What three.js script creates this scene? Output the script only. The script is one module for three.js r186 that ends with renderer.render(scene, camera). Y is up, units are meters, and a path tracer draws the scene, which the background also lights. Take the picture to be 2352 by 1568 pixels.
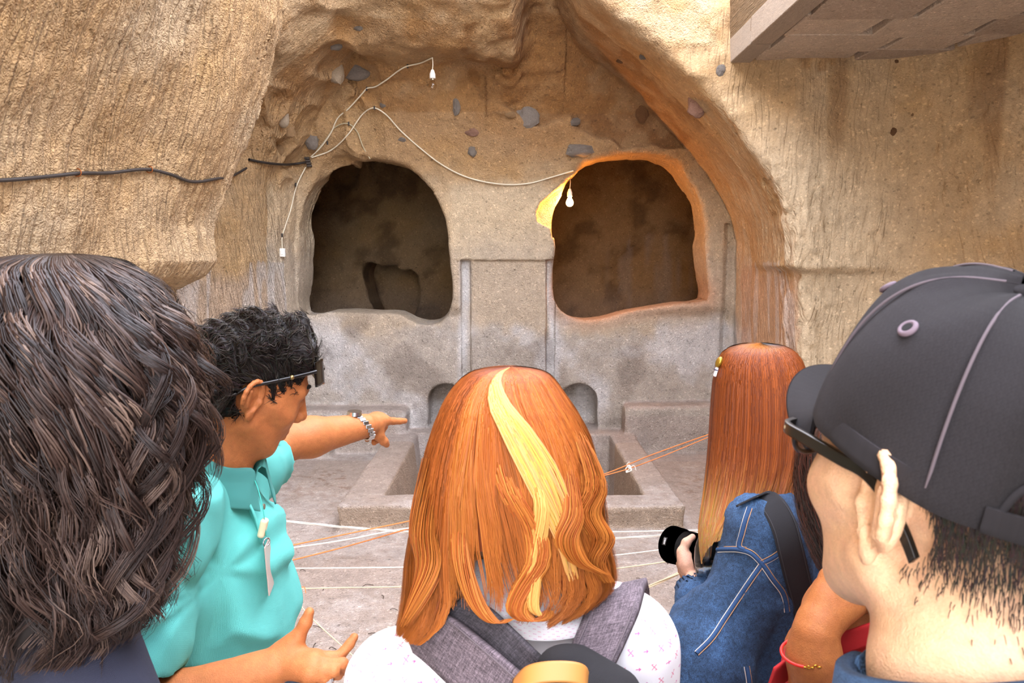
import * as THREE from 'three';
import { mergeGeometries } from 'three/addons/utils/BufferGeometryUtils.js';
import { RoundedBoxGeometry } from 'three/addons/geometries/RoundedBoxGeometry.js';

// ---------------------------------------------------------------- camera, sky, exposure
const F = 1847, PITCH = Math.atan(184 / F), EYE = 1.75;                 // focal length in pixels of the 2352 x 1568 frame
const scene = new THREE.Scene();
const camera = new THREE.PerspectiveCamera(2 * Math.atan(784 / F) * 180 / Math.PI, 2352 / 1568, 0.05, 100);
camera.position.set(0, EYE, 0);
camera.rotation.set(-PITCH, 0, 0);
camera.focus = 3.2;
camera.userData.fStop = 18;
const renderer = new THREE.WebGLRenderer({ antialias: true });
renderer.toneMapping = THREE.LinearToneMapping;
renderer.toneMappingExposure = 3.7;
renderer.shadowMap.enabled = true;
renderer.shadowMap.type = THREE.PCFSoftShadowMap;

{ // bright hazy sky: one smooth gradient, a little whiter towards the horizon
  const w = 256, h = 128, d = new Float32Array(w * h * 4);
  for (let y = 0; y < h; y++) for (let x = 0; x < w; x++) {
    const e = (y + .5) / h * Math.PI - Math.PI / 2, t = Math.pow(Math.max(0, Math.sin(e)), .6), o = (y * w + x) * 4;
    const s = e < 0 ? .5 : 1;
    d[o] = s * (3.2 - .45 * t); d[o + 1] = s * (3.2 - .38 * t); d[o + 2] = s * (3.3 - .02 * t); d[o + 3] = 1;
  }
  const sky = new THREE.DataTexture(d, w, h, THREE.RGBAFormat, THREE.FloatType);
  sky.mapping = THREE.EquirectangularReflectionMapping; sky.magFilter = sky.minFilter = THREE.LinearFilter; sky.needsUpdate = true;
  scene.background = scene.environment = sky;
}
// ---------------------------------------------------------------- helpers
const V = (x, y, z) => new THREE.Vector3(x, y, z);
const CT = Math.cos(PITCH), ST = Math.sin(PITCH);
// the point of the scene at distance d (along -z) behind a pixel of the frame
function at(px, py, d) {
  const u = (px - 1176) / F, v = -(py - 784) / F, s = d / (CT + v * ST);
  return V(u * s, EYE + (v * CT - ST) * s, -d);
}
const clamp = (x, a, b) => x < a ? a : x > b ? b : x, lerp = (a, b, t) => a + (b - a) * t;
const sstep = (a, b, x) => { const t = clamp((x - a) / (b - a), 0, 1); return t * t * (3 - 2 * t); };
function rng(seed) { let s = seed | 0; return () => { s = (s + 0x6d2b79f5) | 0; let t = Math.imul(s ^ (s >>> 15), 1 | s); t = (t + Math.imul(t ^ (t >>> 7), 61 | t)) ^ t; return ((t ^ (t >>> 14)) >>> 0) / 4294967296; }; }
const HASH = new Float32Array(4096); { const r = rng(99); for (let i = 0; i < 4096; i++) HASH[i] = r() * 2 - 1; }
const PERM = new Uint16Array(8192); { const r = rng(7), p = [...Array(4096).keys()]; for (let i = 4095; i > 0; i--) { const j = Math.floor(r() * (i + 1)); [p[i], p[j]] = [p[j], p[i]]; } for (let i = 0; i < 8192; i++) PERM[i] = p[i & 4095]; }
// smooth value noise, -1..1
function vn(x, y, z) {
  const xi = Math.floor(x), yi = Math.floor(y), zi = Math.floor(z);
  let u = x - xi, v = y - yi, w = z - zi;
  u = u * u * (3 - 2 * u); v = v * v * (3 - 2 * v); w = w * w * (3 - 2 * w);
  const a = PERM[xi & 4095], b = PERM[(xi + 1) & 4095], y0 = yi & 4095, y1 = (yi + 1) & 4095, z0 = zi & 4095, z1 = (zi + 1) & 4095;
  const aa = PERM[a + y0], ab = PERM[a + y1], ba = PERM[b + y0], bb = PERM[b + y1];
  const p = HASH[PERM[aa + z0]], q = HASH[PERM[ba + z0]], r = HASH[PERM[ab + z0]], s = HASH[PERM[bb + z0]];
  const P = HASH[PERM[aa + z1]], Q = HASH[PERM[ba + z1]], R = HASH[PERM[ab + z1]], S = HASH[PERM[bb + z1]];
  const m = p + (q - p) * u, n = r + (s - r) * u, M = P + (Q - P) * u, N = R + (S - R) * u;
  const k = m + (n - m) * v, K = M + (N - M) * v;
  return k + (K - k) * w;
}
const fbm = (x, y, z, o = 3) => { let a = .5, s = 0; for (let i = 0; i < o; i++) { s += a * vn(x, y, z); a *= .5; x = x * 2.03 + 11.3; y = y * 2.03 + 5.7; z = z * 2.03 + 3.1; } return s; };
const smin = (a, b, k) => { const h = k - Math.abs(a - b); return h <= 0 ? Math.min(a, b) : Math.min(a, b) - h * h / (4 * k); };
const smax = (a, b, k) => -smin(-a, -b, k);
// value of a table [[x, y], ...] at x, straight between its rows
function tab(t, x) { if (x <= t[0][0]) return t[0][1]; for (let i = 1; i < t.length; i++) if (x < t[i][0]) return lerp(t[i - 1][1], t[i][1], (x - t[i - 1][0]) / (t[i][0] - t[i - 1][0])); return t[t.length - 1][1]; }
function tabS(t, x) { if (x <= t[0][0]) return t[0][1]; for (let i = 1; i < t.length; i++) if (x < t[i][0]) return lerp(t[i - 1][1], t[i][1], sstep(0, 1, (x - t[i - 1][0]) / (t[i][0] - t[i - 1][0]))); return t[t.length - 1][1]; }
function polySD(pts, x, y) { // signed distance to a polygon, negative inside
  if (!pts.box) { pts.box = [1e9, 1e9, -1e9, -1e9]; for (const [a, b] of pts) pts.box = [Math.min(pts.box[0], a), Math.min(pts.box[1], b), Math.max(pts.box[2], a), Math.max(pts.box[3], b)]; }
  const q = Math.hypot(Math.max(pts.box[0] - x, x - pts.box[2], 0), Math.max(pts.box[1] - y, y - pts.box[3], 0)); if (q > .3) return q;
  let d = 1e9, s = 1;
  for (let i = 0, j = pts.length - 1; i < pts.length; j = i++) {
    const [ax, ay] = pts[i], [bx, by] = pts[j], ex = bx - ax, ey = by - ay, wx = x - ax, wy = y - ay, t = clamp((wx * ex + wy * ey) / (ex * ex + ey * ey), 0, 1);
    const dx = wx - ex * t, dy = wy - ey * t; d = Math.min(d, dx * dx + dy * dy);
    const c1 = y >= ay, c2 = y < by, c3 = ex * wy > ey * wx; if ((c1 && c2 && c3) || (!c1 && !c2 && !c3)) s = -s;
  }
  return s * Math.sqrt(d);
}
const curve = (pts, closed = false) => new THREE.CatmullRomCurve3(pts, closed, 'centripetal');
const smoothPoly = (pts, n) => { const c = curve(pts.map(([x, y]) => V(x, y, 0)), true); return c.getPoints(n).slice(0, n).map((p) => [p.x, p.y]); };

// Turns a distance field (negative inside) into a mesh by surface nets; blocks far from the surface are skipped.
// local(center, radius) may return a cheaper field that is right within that ball, or null where there is nothing.
function polygonize(f, lo, hi, h, { local, slack = 0, lip = 1.15, project = true, normalEps } = {}) {
  const B = 8, n = [0, 1, 2].map((i) => Math.max(1, Math.ceil((hi[i] - lo[i]) / h / B))), N = B + 1;
  const blocks = new Map(), pos = [], locals = [];
  const g = new Float64Array(N * N * N), R = B * h * .5 * Math.sqrt(3);
  for (let bz = 0; bz < n[2]; bz++) for (let by = 0; by < n[1]; by++) for (let bx = 0; bx < n[0]; bx++) {
    const x0 = lo[0] + bx * B * h, y0 = lo[1] + by * B * h, z0 = lo[2] + bz * B * h, cx = x0 + B * h / 2, cy = y0 + B * h / 2, cz = z0 + B * h / 2;
    const fl = local ? local([cx, cy, cz], R + h * 2) : f;
    if (!fl || Math.abs(fl(cx, cy, cz)) > R * lip + slack) continue;
    let any = 0, all = 1;
    for (let k = 0, o = 0; k < N; k++) for (let j = 0; j < N; j++) for (let i = 0; i < N; i++, o++) { const v = fl(x0 + i * h, y0 + j * h, z0 + k * h); g[o] = v; if (v < 0) any = 1; else all = 0; }
    if (!any || all) continue;
    const ids = new Int32Array(B * B * B).fill(-1), sign = new Uint8Array(N * N * N);
    for (let o = 0; o < g.length; o++) sign[o] = g[o] < 0 ? 1 : 0;
    for (let k = 0; k < B; k++) for (let j = 0; j < B; j++) for (let i = 0; i < B; i++) {
      const o = i + N * (j + N * k);
      let m = 0; for (let c = 0; c < 8; c++) m += sign[o + (c & 1) + N * ((c >> 1 & 1) + N * (c >> 2))];
      if (m === 0 || m === 8) continue;
      let sx = 0, sy = 0, sz = 0, e = 0;
      for (let a = 0; a < 3; a++) for (let c = 0; c < 4; c++) {
        const b1 = c & 1, b2 = c >> 1, q = a === 0 ? [0, b1, b2] : a === 1 ? [b1, 0, b2] : [b1, b2, 0];
        const o1 = o + q[0] + N * (q[1] + N * q[2]), o2 = o1 + (a === 0 ? 1 : a === 1 ? N : N * N);
        if (sign[o1] === sign[o2]) continue;
        const t = g[o1] / (g[o1] - g[o2]); q[a] = t; sx += q[0]; sy += q[1]; sz += q[2]; e++;
      }
      ids[i + B * (j + B * k)] = pos.length / 3;
      pos.push(x0 + (i + sx / e) * h, y0 + (j + sy / e) * h, z0 + (k + sz / e) * h); locals.push(fl);
    }
    blocks.set(bx + n[0] * (by + n[1] * bz), { ids, sign, bx, by, bz });
  }
  const cell = (b, i, j, k) => {
    let { bx, by, bz } = b, blk = b;
    if (i < 0 || j < 0 || k < 0) {
      if (i < 0) { bx--; i += B; } if (j < 0) { by--; j += B; } if (k < 0) { bz--; k += B; }
      if (bx < 0 || by < 0 || bz < 0) return -1;
      blk = blocks.get(bx + n[0] * (by + n[1] * bz)); if (!blk) return -1;
    }
    return blk.ids[i + B * (j + B * k)];
  };
  const idx = [];
  for (const b of blocks.values()) for (let k = 0; k < B; k++) for (let j = 0; j < B; j++) for (let i = 0; i < B; i++) {
    const o = i + N * (j + N * k), s = b.sign[o];
    for (let a = 0; a < 3; a++) {
      if (s === b.sign[o + (a === 0 ? 1 : a === 1 ? N : N * N)]) continue;
      const q = a === 0 ? [cell(b, i, j - 1, k - 1), cell(b, i, j, k - 1), cell(b, i, j, k), cell(b, i, j - 1, k)] : a === 1 ? [cell(b, i - 1, j, k - 1), cell(b, i - 1, j, k), cell(b, i, j, k), cell(b, i, j, k - 1)] : [cell(b, i - 1, j - 1, k), cell(b, i, j - 1, k), cell(b, i, j, k), cell(b, i - 1, j, k)];
      if (q[0] < 0 || q[1] < 0 || q[2] < 0 || q[3] < 0) continue;
      if (s) idx.push(q[0], q[1], q[2], q[0], q[2], q[3]); else idx.push(q[0], q[2], q[1], q[0], q[3], q[2]);
    }
  }
  const P = new Float32Array(pos), M = new Float32Array(pos.length), e = normalEps ?? h * .5;
  for (let i = 0; i < P.length; i += 3) {
    const fl = locals[i / 3]; let x = P[i], y = P[i + 1], z = P[i + 2];
    const a = fl(x + e, y - e, z - e), b = fl(x - e, y - e, z + e), c = fl(x - e, y + e, z - e), d = fl(x + e, y + e, z + e);
    let gx = a - b - c + d, gy = -a - b + c + d, gz = -a + b - c + d; const l = Math.hypot(gx, gy, gz) || 1;
    if (project) { const v = clamp(fl(x, y, z) / Math.max(l / (4 * e), .5), -h * .6, h * .6); P[i] = x - gx / l * v; P[i + 1] = y - gy / l * v; P[i + 2] = z - gz / l * v; }
    M[i] = gx / l; M[i + 1] = gy / l; M[i + 2] = gz / l;
  }
  return { pos: P, nor: M, idx };
}
// an indexed mesh -> BufferGeometry with box-projected uv in metres (turned per axis) and optional vertex colours
function toGeometry({ pos, nor, idx }, { color, uv = 'box', keep, shear = 0 } = {}) {
  const map = new Map(), p = [], nn = [], u = [], c = [], out = [], tmp = [0, 0, 0];
  for (let t = 0; t < idx.length; t += 3) {
    const A = idx[t], B = idx[t + 1], C = idx[t + 2];
    if (keep && !keep(t)) continue;
    const ax = Math.abs(nor[A * 3] + nor[B * 3] + nor[C * 3]), ay = Math.abs(nor[A * 3 + 1] + nor[B * 3 + 1] + nor[C * 3 + 1]), az = Math.abs(nor[A * 3 + 2] + nor[B * 3 + 2] + nor[C * 3 + 2]);
    const axis = uv !== 'box' ? 0 : ax >= ay && ax >= az ? 0 : ay >= az ? 1 : 2;
    for (const v of [A, B, C]) {
      const key = v * 3 + axis; let id = map.get(key);
      if (id === undefined) {
        id = p.length / 3; map.set(key, id);
        const x = pos[v * 3], y = pos[v * 3 + 1], z = pos[v * 3 + 2];
        p.push(x, y, z); nn.push(nor[v * 3], nor[v * 3 + 1], nor[v * 3 + 2]);
        if (typeof uv === 'function') u.push(...uv(x, y, z)); else if (axis === 0) u.push(z - shear * (y - 2), y); else if (axis === 1) u.push(x, z); else u.push(x + shear * .3 * (y - 2), y);
        if (color) { color(x, y, z, nor[v * 3], nor[v * 3 + 1], nor[v * 3 + 2], tmp); c.push(tmp[0], tmp[1], tmp[2]); }
      }
      out.push(id);
    }
  }
  const g = new THREE.BufferGeometry();
  g.setAttribute('position', new THREE.Float32BufferAttribute(p, 3)); g.setAttribute('normal', new THREE.Float32BufferAttribute(nn, 3)); g.setAttribute('uv', new THREE.Float32BufferAttribute(u, 2));
  if (color) g.setAttribute('color', new THREE.Float32BufferAttribute(c, 3));
  g.setIndex(out.length > 65000 || p.length / 3 > 65000 ? new THREE.Uint32BufferAttribute(out, 1) : out);
  return g;
}
const lin = (hex) => { const c = new THREE.Color(hex); return [c.r, c.g, c.b]; };
const taken = new Map();
const numbered = (n) => { const k = taken.get(n) ?? 0; taken.set(n, k + 1); return k ? `${n}_${String(k).padStart(3, '0')}` : n; };
function mesh(name, geo, mat, parent, label) {
  const m = new THREE.Mesh(geo, mat); m.castShadow = m.receiveShadow = true;
  m.name = parent && parent !== scene ? name : numbered(name); (parent ?? scene).add(m);
  if (label) m.userData.label = label;
  return m;
}
function thing(name, label, category, pos, group) {
  const o = new THREE.Group(); o.name = numbered(name); o.userData = { label, category }; if (group) o.userData.group = group;
  if (pos) o.position.copy(pos); scene.add(o); return o;
}
const tag = (o, label, category, group) => { Object.assign(o.userData, { label, category }); if (group) o.userData.group = group; return o; };
// world-space geometry under a group that stands at its base
const under = (geo, g) => { g.updateMatrixWorld(); return geo.applyMatrix4(g.matrixWorld.clone().invert()); };
function std(color, rough = .8, extra = {}) { return new THREE.MeshStandardMaterial({ color, roughness: rough, ...extra }); }
function phys(color, rough = .5, extra = {}) { return new THREE.MeshPhysicalMaterial({ color, roughness: rough, ...extra }); }
const tube = (pts, r, seg = 24, sides = 8, closed = false) => new THREE.TubeGeometry(pts.isCurve ? pts : curve(pts, closed), seg, r, sides, closed);
function texture(size, fn, { srgb = false, repeat = 1, h = size } = {}) {
  const d = new Uint8Array(size * h * 4), o = [0, 0, 0];
  for (let y = 0; y < h; y++) for (let x = 0; x < size; x++) { fn(x / size, y / h, o, x, y); const i = (y * size + x) * 4; d[i] = clamp(o[0], 0, 1) * 255; d[i + 1] = clamp(o[1], 0, 1) * 255; d[i + 2] = clamp(o[2], 0, 1) * 255; d[i + 3] = 255; }
  const t = new THREE.DataTexture(d, size, h); t.wrapS = t.wrapT = THREE.RepeatWrapping; t.magFilter = THREE.LinearFilter; t.minFilter = THREE.LinearMipmapLinearFilter; t.generateMipmaps = true;
  if (srgb) t.colorSpace = THREE.SRGBColorSpace; t.repeat.set(repeat, repeat); t.needsUpdate = true; return t;
}
// value noise that repeats after n cells
function tn(u, v, n, seed) {
  const x = u * n, y = v * n, xi = Math.floor(x), yi = Math.floor(y); let a = x - xi, b = y - yi; a = a * a * (3 - 2 * a); b = b * b * (3 - 2 * b);
  const h = (i, j) => HASH[PERM[PERM[PERM[((i % n) + n) % n] + ((j % n) + n) % n] + seed]];
  const p = h(xi, yi), q = h(xi + 1, yi), r = h(xi, yi + 1), s = h(xi + 1, yi + 1); return lerp(lerp(p, q, a), lerp(r, s, a), b);
}
// ================================================================ the cave
// Measured on the photograph in plan: z = -D. Floor of the wine press 0.2 m, visitors' floor 0 m.
const XY = (px, py, d) => { const p = at(px, py, d); return [p.x, p.y]; };
const DB = 6.65;                                                        // the back wall
const openL = smoothPoly([[691, 722], [692, 640], [690, 590], [694, 548], [690, 520], [700, 470], [725, 425], [770, 392], [820, 377], [880, 371], [930, 380], [975, 415], [1005, 455], [1024, 495], [1033, 540], [1036, 600], [1040, 650], [1036, 700], [1015, 736], [985, 746], [950, 740], [915, 722], [860, 719], [770, 716]].map(([x, y]) => XY(x, y, DB)), 56);
const openR = smoothPoly([[1275, 690], [1270, 620], [1274, 560], [1268, 525], [1274, 480], [1290, 450], [1300, 420], [1322, 400], [1340, 380], [1385, 364], [1440, 357], [1500, 361], [1545, 378], [1570, 412], [1592, 440], [1608, 475], [1616, 520], [1618, 590], [1622, 640], [1623, 688], [1560, 697], [1500, 705], [1440, 714], [1380, 730], [1330, 732], [1292, 716]].map(([x, y]) => XY(x, y, DB)), 56);
const chip = [[1232, 512], [1228, 490], [1240, 465], [1275, 440], [1300, 425], [1310, 480], [1285, 535], [1268, 545], [1262, 525]].map(([x, y]) => XY(x, y, DB)); // broken corner beside the lamp
const holeB = smoothPoly([[838, 660], [836, 630], [850, 606], [880, 612], [905, 604], [925, 618], [945, 615], [962, 640], [968, 672], [962, 705], [948, 735], [930, 790], [870, 790], [862, 720], [850, 690]].map(([x, y]) => XY(x, y, 9.1)), 40);
const XLF = [[1.0, -2.02], [1.58, -2.0], [1.66, -1.86], [1.75, -1.79], [1.86, -1.79], [1.95, -1.77], [2.3, -1.61], [2.7, -1.44], [3.05, -1.34], [3.4, -1.3], [3.9, -1.1], [4.4, -.9]];  // mouth's left edge (y, x) at D = 5
const XLS = [[1.0, -2.0], [1.75, -1.9], [2.3, -1.72], [3.05, -1.42], [3.4, -1.40], [3.9, -1.15], [4.4, -.9]];
const XRF = [[.2, 1.82], [1.2, 1.80], [1.68, 1.79], [1.72, 1.74], [2.05, 1.71], [2.29, 1.59], [2.5, 1.43], [2.66, 1.30], [2.85, 1.12], [3.07, .88], [3.25, .64], [3.4, .45], [3.7, .3]];
const XRB = [[.2, 1.85], [1.9, 1.83], [2.1, 1.78], [2.29, 1.67], [2.6, 1.42], [3.0, .96], [3.3, .55], [3.7, .2]];
const XLI = [[.2, -2.12], [1.7, -2.12], [1.9, -2.12], [2.3, -2.1], [2.7, -1.95], [3.0, -1.72], [3.3, -1.4], [3.6, -1.2]], XLB = [[.2, -1.77], [1.9, -1.75], [2.3, -1.73], [2.6, -1.62], [2.9, -1.42], [3.2, -1.05], [3.6, -.6]];
const PIL = [XY(1082, 700, DB)[0], XY(1254, 700, DB)[0]], GRV = [XY(1060, 700, DB)[0], XY(1274, 700, DB)[0]], YCAP = XY(1166, 597, DB)[1];
const arches = [XY(1030, 970, DB), XY(1327, 970, DB)];
const box3 = (x, y, D, x0, x1, y0, y1, d0, d1, r) => { const a = Math.abs(x - (x0 + x1) / 2) - (x1 - x0) / 2 + r, b = Math.abs(y - (y0 + y1) / 2) - (y1 - y0) / 2 + r, c = Math.abs(D - (d0 + d1) / 2) - (d1 - d0) / 2 + r; return Math.hypot(Math.max(a, 0), Math.max(b, 0), Math.max(c, 0)) + Math.min(Math.max(a, b, c), 0) - r; };
function floorSD(x, y, D) {                                             // > 0 above the floor
  let f = y - .2 - .02 * fbm(x * 2, D * 2, 3, 2);
  if (D < 2.6) f = smax(Math.min(f, -1) * 0 + Math.min(y, 9), -9, .01), f = Math.min(f, Math.max(y - .2, 2.36 - D));
  if (D > 4) {
    f = smin(f, box3(x, y, D, -1.01 - .05 * (y - .35), 1.0 + .05 * (y - .35), -.6, .35 + .006 * vn(x * 6, D * 6, 2), 4.56 + .25 * (y - .35) * -1 - .06, 7.2, .02), .05);
    f = smax(f, -box3(x, y, D, -.77 + .12 * (.35 - y), .80, -.42, 1.2, 4.75, 6.45, .02), .03);
    if (D > 5.6) {
      f = smin(f, box3(x, y, D, -2.4, -.86, -.3, .55, 6.40, 7.2, .05), .03);
      f = smin(f, box3(x, y, D, -2.4, -1.44, -.3, .34, 6.22, 7.2, .03), .03);
      f = smin(f, box3(x, y, D, .92, 2.6, -.3, .56 + .02 * x, 6.42 - .05 * (.56 - y), 7.2, .04), .03);
    }
  }
  return f;
}
function backD(x, y) {
  let d = DB;
  if (y > YCAP) d -= .07; else if (x > PIL[0] && x < PIL[1]) d -= .035; else if (x > GRV[0] && x < GRV[1]) d += .03;
  if (y < YCAP && (x < GRV[0] || x > GRV[1])) d -= .01 + .05 * sstep(1.28, 1.4, y);
  const gx = x - XY(1668, 650, DB)[0]; if (y < 2.05) d += .05 * Math.max(0, 1 - Math.abs(gx) / .05);
  d += .32 * sstep(2.2, 3.3, y) * -1;                                   // the lunette leans forward
  const hollow = polyTop(x, y); d += .06 * hollow;
  return d;
}
const plasterEdge = [[-3, 4.5], [-3, 3.6], [XY(1010, 110, 6.4)[0], 3.5], ...[[1060, 150], [1105, 215], [1120, 235], [1180, 262], [1240, 292], [1310, 275], [1330, 305], [1420, 330], [1560, 330]].map(([x, y]) => XY(x, y, 6.4)), [3, 2.7], [3, 4.5]];
const polyTop = (x, y) => sstep(.02, -.03, polySD(plasterEdge, x, y) + .03 * vn(x * 9, y * 9, 1));
// chisel marks: long narrow grooves; s runs across them, l along them
const chisel = (s, l, k) => { const w = vn(s * 1.7, l * .8, k) * .6, a = vn(s * 17 + w, l * 1.5 + s * .7, k + 3), b = vn(s * 37 + w, l * 3.1, k + 9); return Math.abs(a) * .55 + Math.abs(b) * .3 - .3; };
function caveField(x, y, z) {                                           // > 0 in the air
  const D = -z;
  const fl = floorSD(x, y, D);
  // coarse shape first
  const t = clamp((D - 5) / 1.6, 0, 1);
  const xl = lerp(tab(XLI, y), tab(XLB, y), t), xr = lerp(tab(XRF, y), tab(XRB, y), t);
  let yc = 3.2 + .5 * sstep(6.0, 4.9, D) + (.1 + .45 * sstep(6.5, 5.6, D)) * sstep(-.02, .2, x + .12 * (y - 3.3));
  yc += .06 * fbm(x * 1.5, D * 1.5, 4, 2);
  let chamber = Math.min((x - xl) * .93, (xr - x) * .84, smin((yc - y) * (Math.abs(x - .1) < .3 ? .4 : .8), (backD(x, y) - D) * .96, .25), D - 4.86);
  // front space: open to the sky, between the left rock, the mouth of the chamber and the right wall
  const far = 5 - D, near = clamp(far / 2, 0, 1.4);
  let xf = lerp(tab(XLF, y), tab(XLS, y), sstep(4.35, 3.85, D)) - .13 * near - .12 * near * near + sstep(1.8, 3.4, y) * (.34 * near) + .03 * sstep(3.9, 3.6, D + .38 * (y - 2)) * sstep(1.7, 2, y);
  xf += sstep(1.55, 1.7, y) * sstep(2.06, 1.84, y) * sstep(3.9, 4.5, D) * .02;
  let df = 5 - 1.0 * Math.max(0, x - 1.95) ** 2 - .07 * sstep(1.66, 1.72, y) * sstep(1.5, 1.75, x) * sstep(2.45, 2.05, x) + .1 * sstep(2.2, 3.4, y);
  const front = Math.min((x - xf) * .9, (df - D) * (x > 2.4 ? .62 : .92), D + 4, smax(.95 - x, D + 1.3, .3));  // last term: unseen rock added behind right of the camera to block light
  let f = smax(chamber, front, x < 0 ? lerp(.3, .05, sstep(-1.0, -1.4, x) * sstep(3.5, 3.2, y)) : lerp(.3, .09, sstep(.2, .6, x)));
  // behind the back wall: two dark rooms, the openings and the arched drains
  if (D > 5.9) {
    const th = Math.abs(D - 6.85) - .5;
    const oL = Math.max(-polySD(openL, x, y), -1), oR = Math.max(-polySD(openR, x, y), -1), oC = -polySD(chip, x, y);
    f = smax(f, Math.min(oL, -th), .05); f = smax(f, Math.min(oR, -th), .05); f = smax(f, Math.min(oC, .13 - Math.abs(D - 6.62)), .02);
    const room = (x0, x1) => Math.min(x - x0, x1 - x, y - .35, 3.5 - .25 * Math.abs(x - (x0 + x1) / 2) ** 2 - y, D - 7.02, 9.1 + .03 * vn(x * 2, y * 2, 8) - D);
    f = Math.max(f, room(-3.1, -.2), room(.2, 3.1));
    if (D > 8.2) f = Math.max(f, Math.min(-polySD(holeB, x, y) - .02 * vn(x * 14, y * 14, 2), .5 - Math.abs(D - 9.3)));
    for (const [ax, ay] of arches) { const w = .17, dx = Math.abs(x - ax), dy = y - (ay + .17); const a = dy > 0 ? w - Math.hypot(dx, dy) : Math.min(w - dx, y - .3); f = smax(f, Math.min(a, .3 - Math.abs(D - 6.62)), .015); }
  }
  f = smin(f, fl, .035);
  if (Math.abs(f) > .3) return f;
  // relief: chisel marks on the left rock and right wall, lumps everywhere, smooth plaster low down
  const plaster = D > 5.05 ? sstep(1.78, 1.66, y + .03 * vn(x * 6, D * 6, 1)) : 0, soil = sstep(.12, .03, fl);
  const rough = (1 - .85 * plaster) * (1 - .8 * soil) * (D > 7.2 ? .5 : 1);
  let r = .03 * fbm(x * 2.3, y * 2.3, D * 2.3, 2) * (1 - .7 * soil) + .011 * fbm(x * 9, y * 9, D * 9, 2) * rough;
  if (D < 5.05 && x < -.9) {
    const polished = sstep(.2, .05, Math.abs(D - (4.15 + .30 * (y - 2.3)))) * .8 * sstep(3.4, 2.9, y);
    r += .038 * chisel(D + .42 * (y - 2), y, 1) * rough * (1 - polished) + .006 * fbm(x * 30, y * 22, D * 30, 2) * rough;
  } else if (x > 1.1 && D < 5.4 && !(D > 5.0 && x < 1.6)) {
    const s = x - D * .8; r += .02 * chisel(s * .8 + .1 * y, y, 4) * rough * sstep(2.9, 2.2, y) + (.014 * fbm(x * 22, y * 12, D * 22, 2) + .02 * Math.max(0, vn(x * 30, y * 24, D * 30) - .45)) * rough;
    r += .03 * sstep(.25, .0, Math.abs(x - tab(XRF, y) - .06)) * fbm(x * 14, y * 7, D * 14, 3);
  } else if (Math.abs(x) > 1.2 && D >= 5) r += (y > 1.7 ? .02 : .012) * chisel(D * .9 + (x > 0 ? .35 : .0) * y, y, 6) * rough;
  if (y > 2.3 && D > 4.5 && x > -1.7 && x < 1.7) r += .05 * fbm(x * 2.6, y * 4, D * 4, 3) * sstep(2.5, 3.1, y) + .02 * Math.abs(fbm(x * 7, y * 7, D * 7, 2));
  if (x < -1.0 && y > 2.2 && D > 5) r += .11 * Math.abs(vn(x * 5, y * 6, D * 5)) * sstep(2.2, 2.6, y) * sstep(-.95, -1.2, x);
  return f + r;
}
const rockLin = { tan: lin('#c9a97e'), pale: lin('#e2d0b2'), brown: lin('#a87a44'), dark: lin('#7d5127'), grey: lin('#c6beb5'), white: lin('#e4e4e6'), mauve: lin('#bcafa8'), pink: lin('#cfa184'), blotchShade: lin('#4a2c18'), ochre: lin('#c4a06c') };
const mixTo = (o, c, t) => { o[0] += (c[0] - o[0]) * t; o[1] += (c[1] - o[1]) * t; o[2] += (c[2] - o[2]) * t; };
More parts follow.
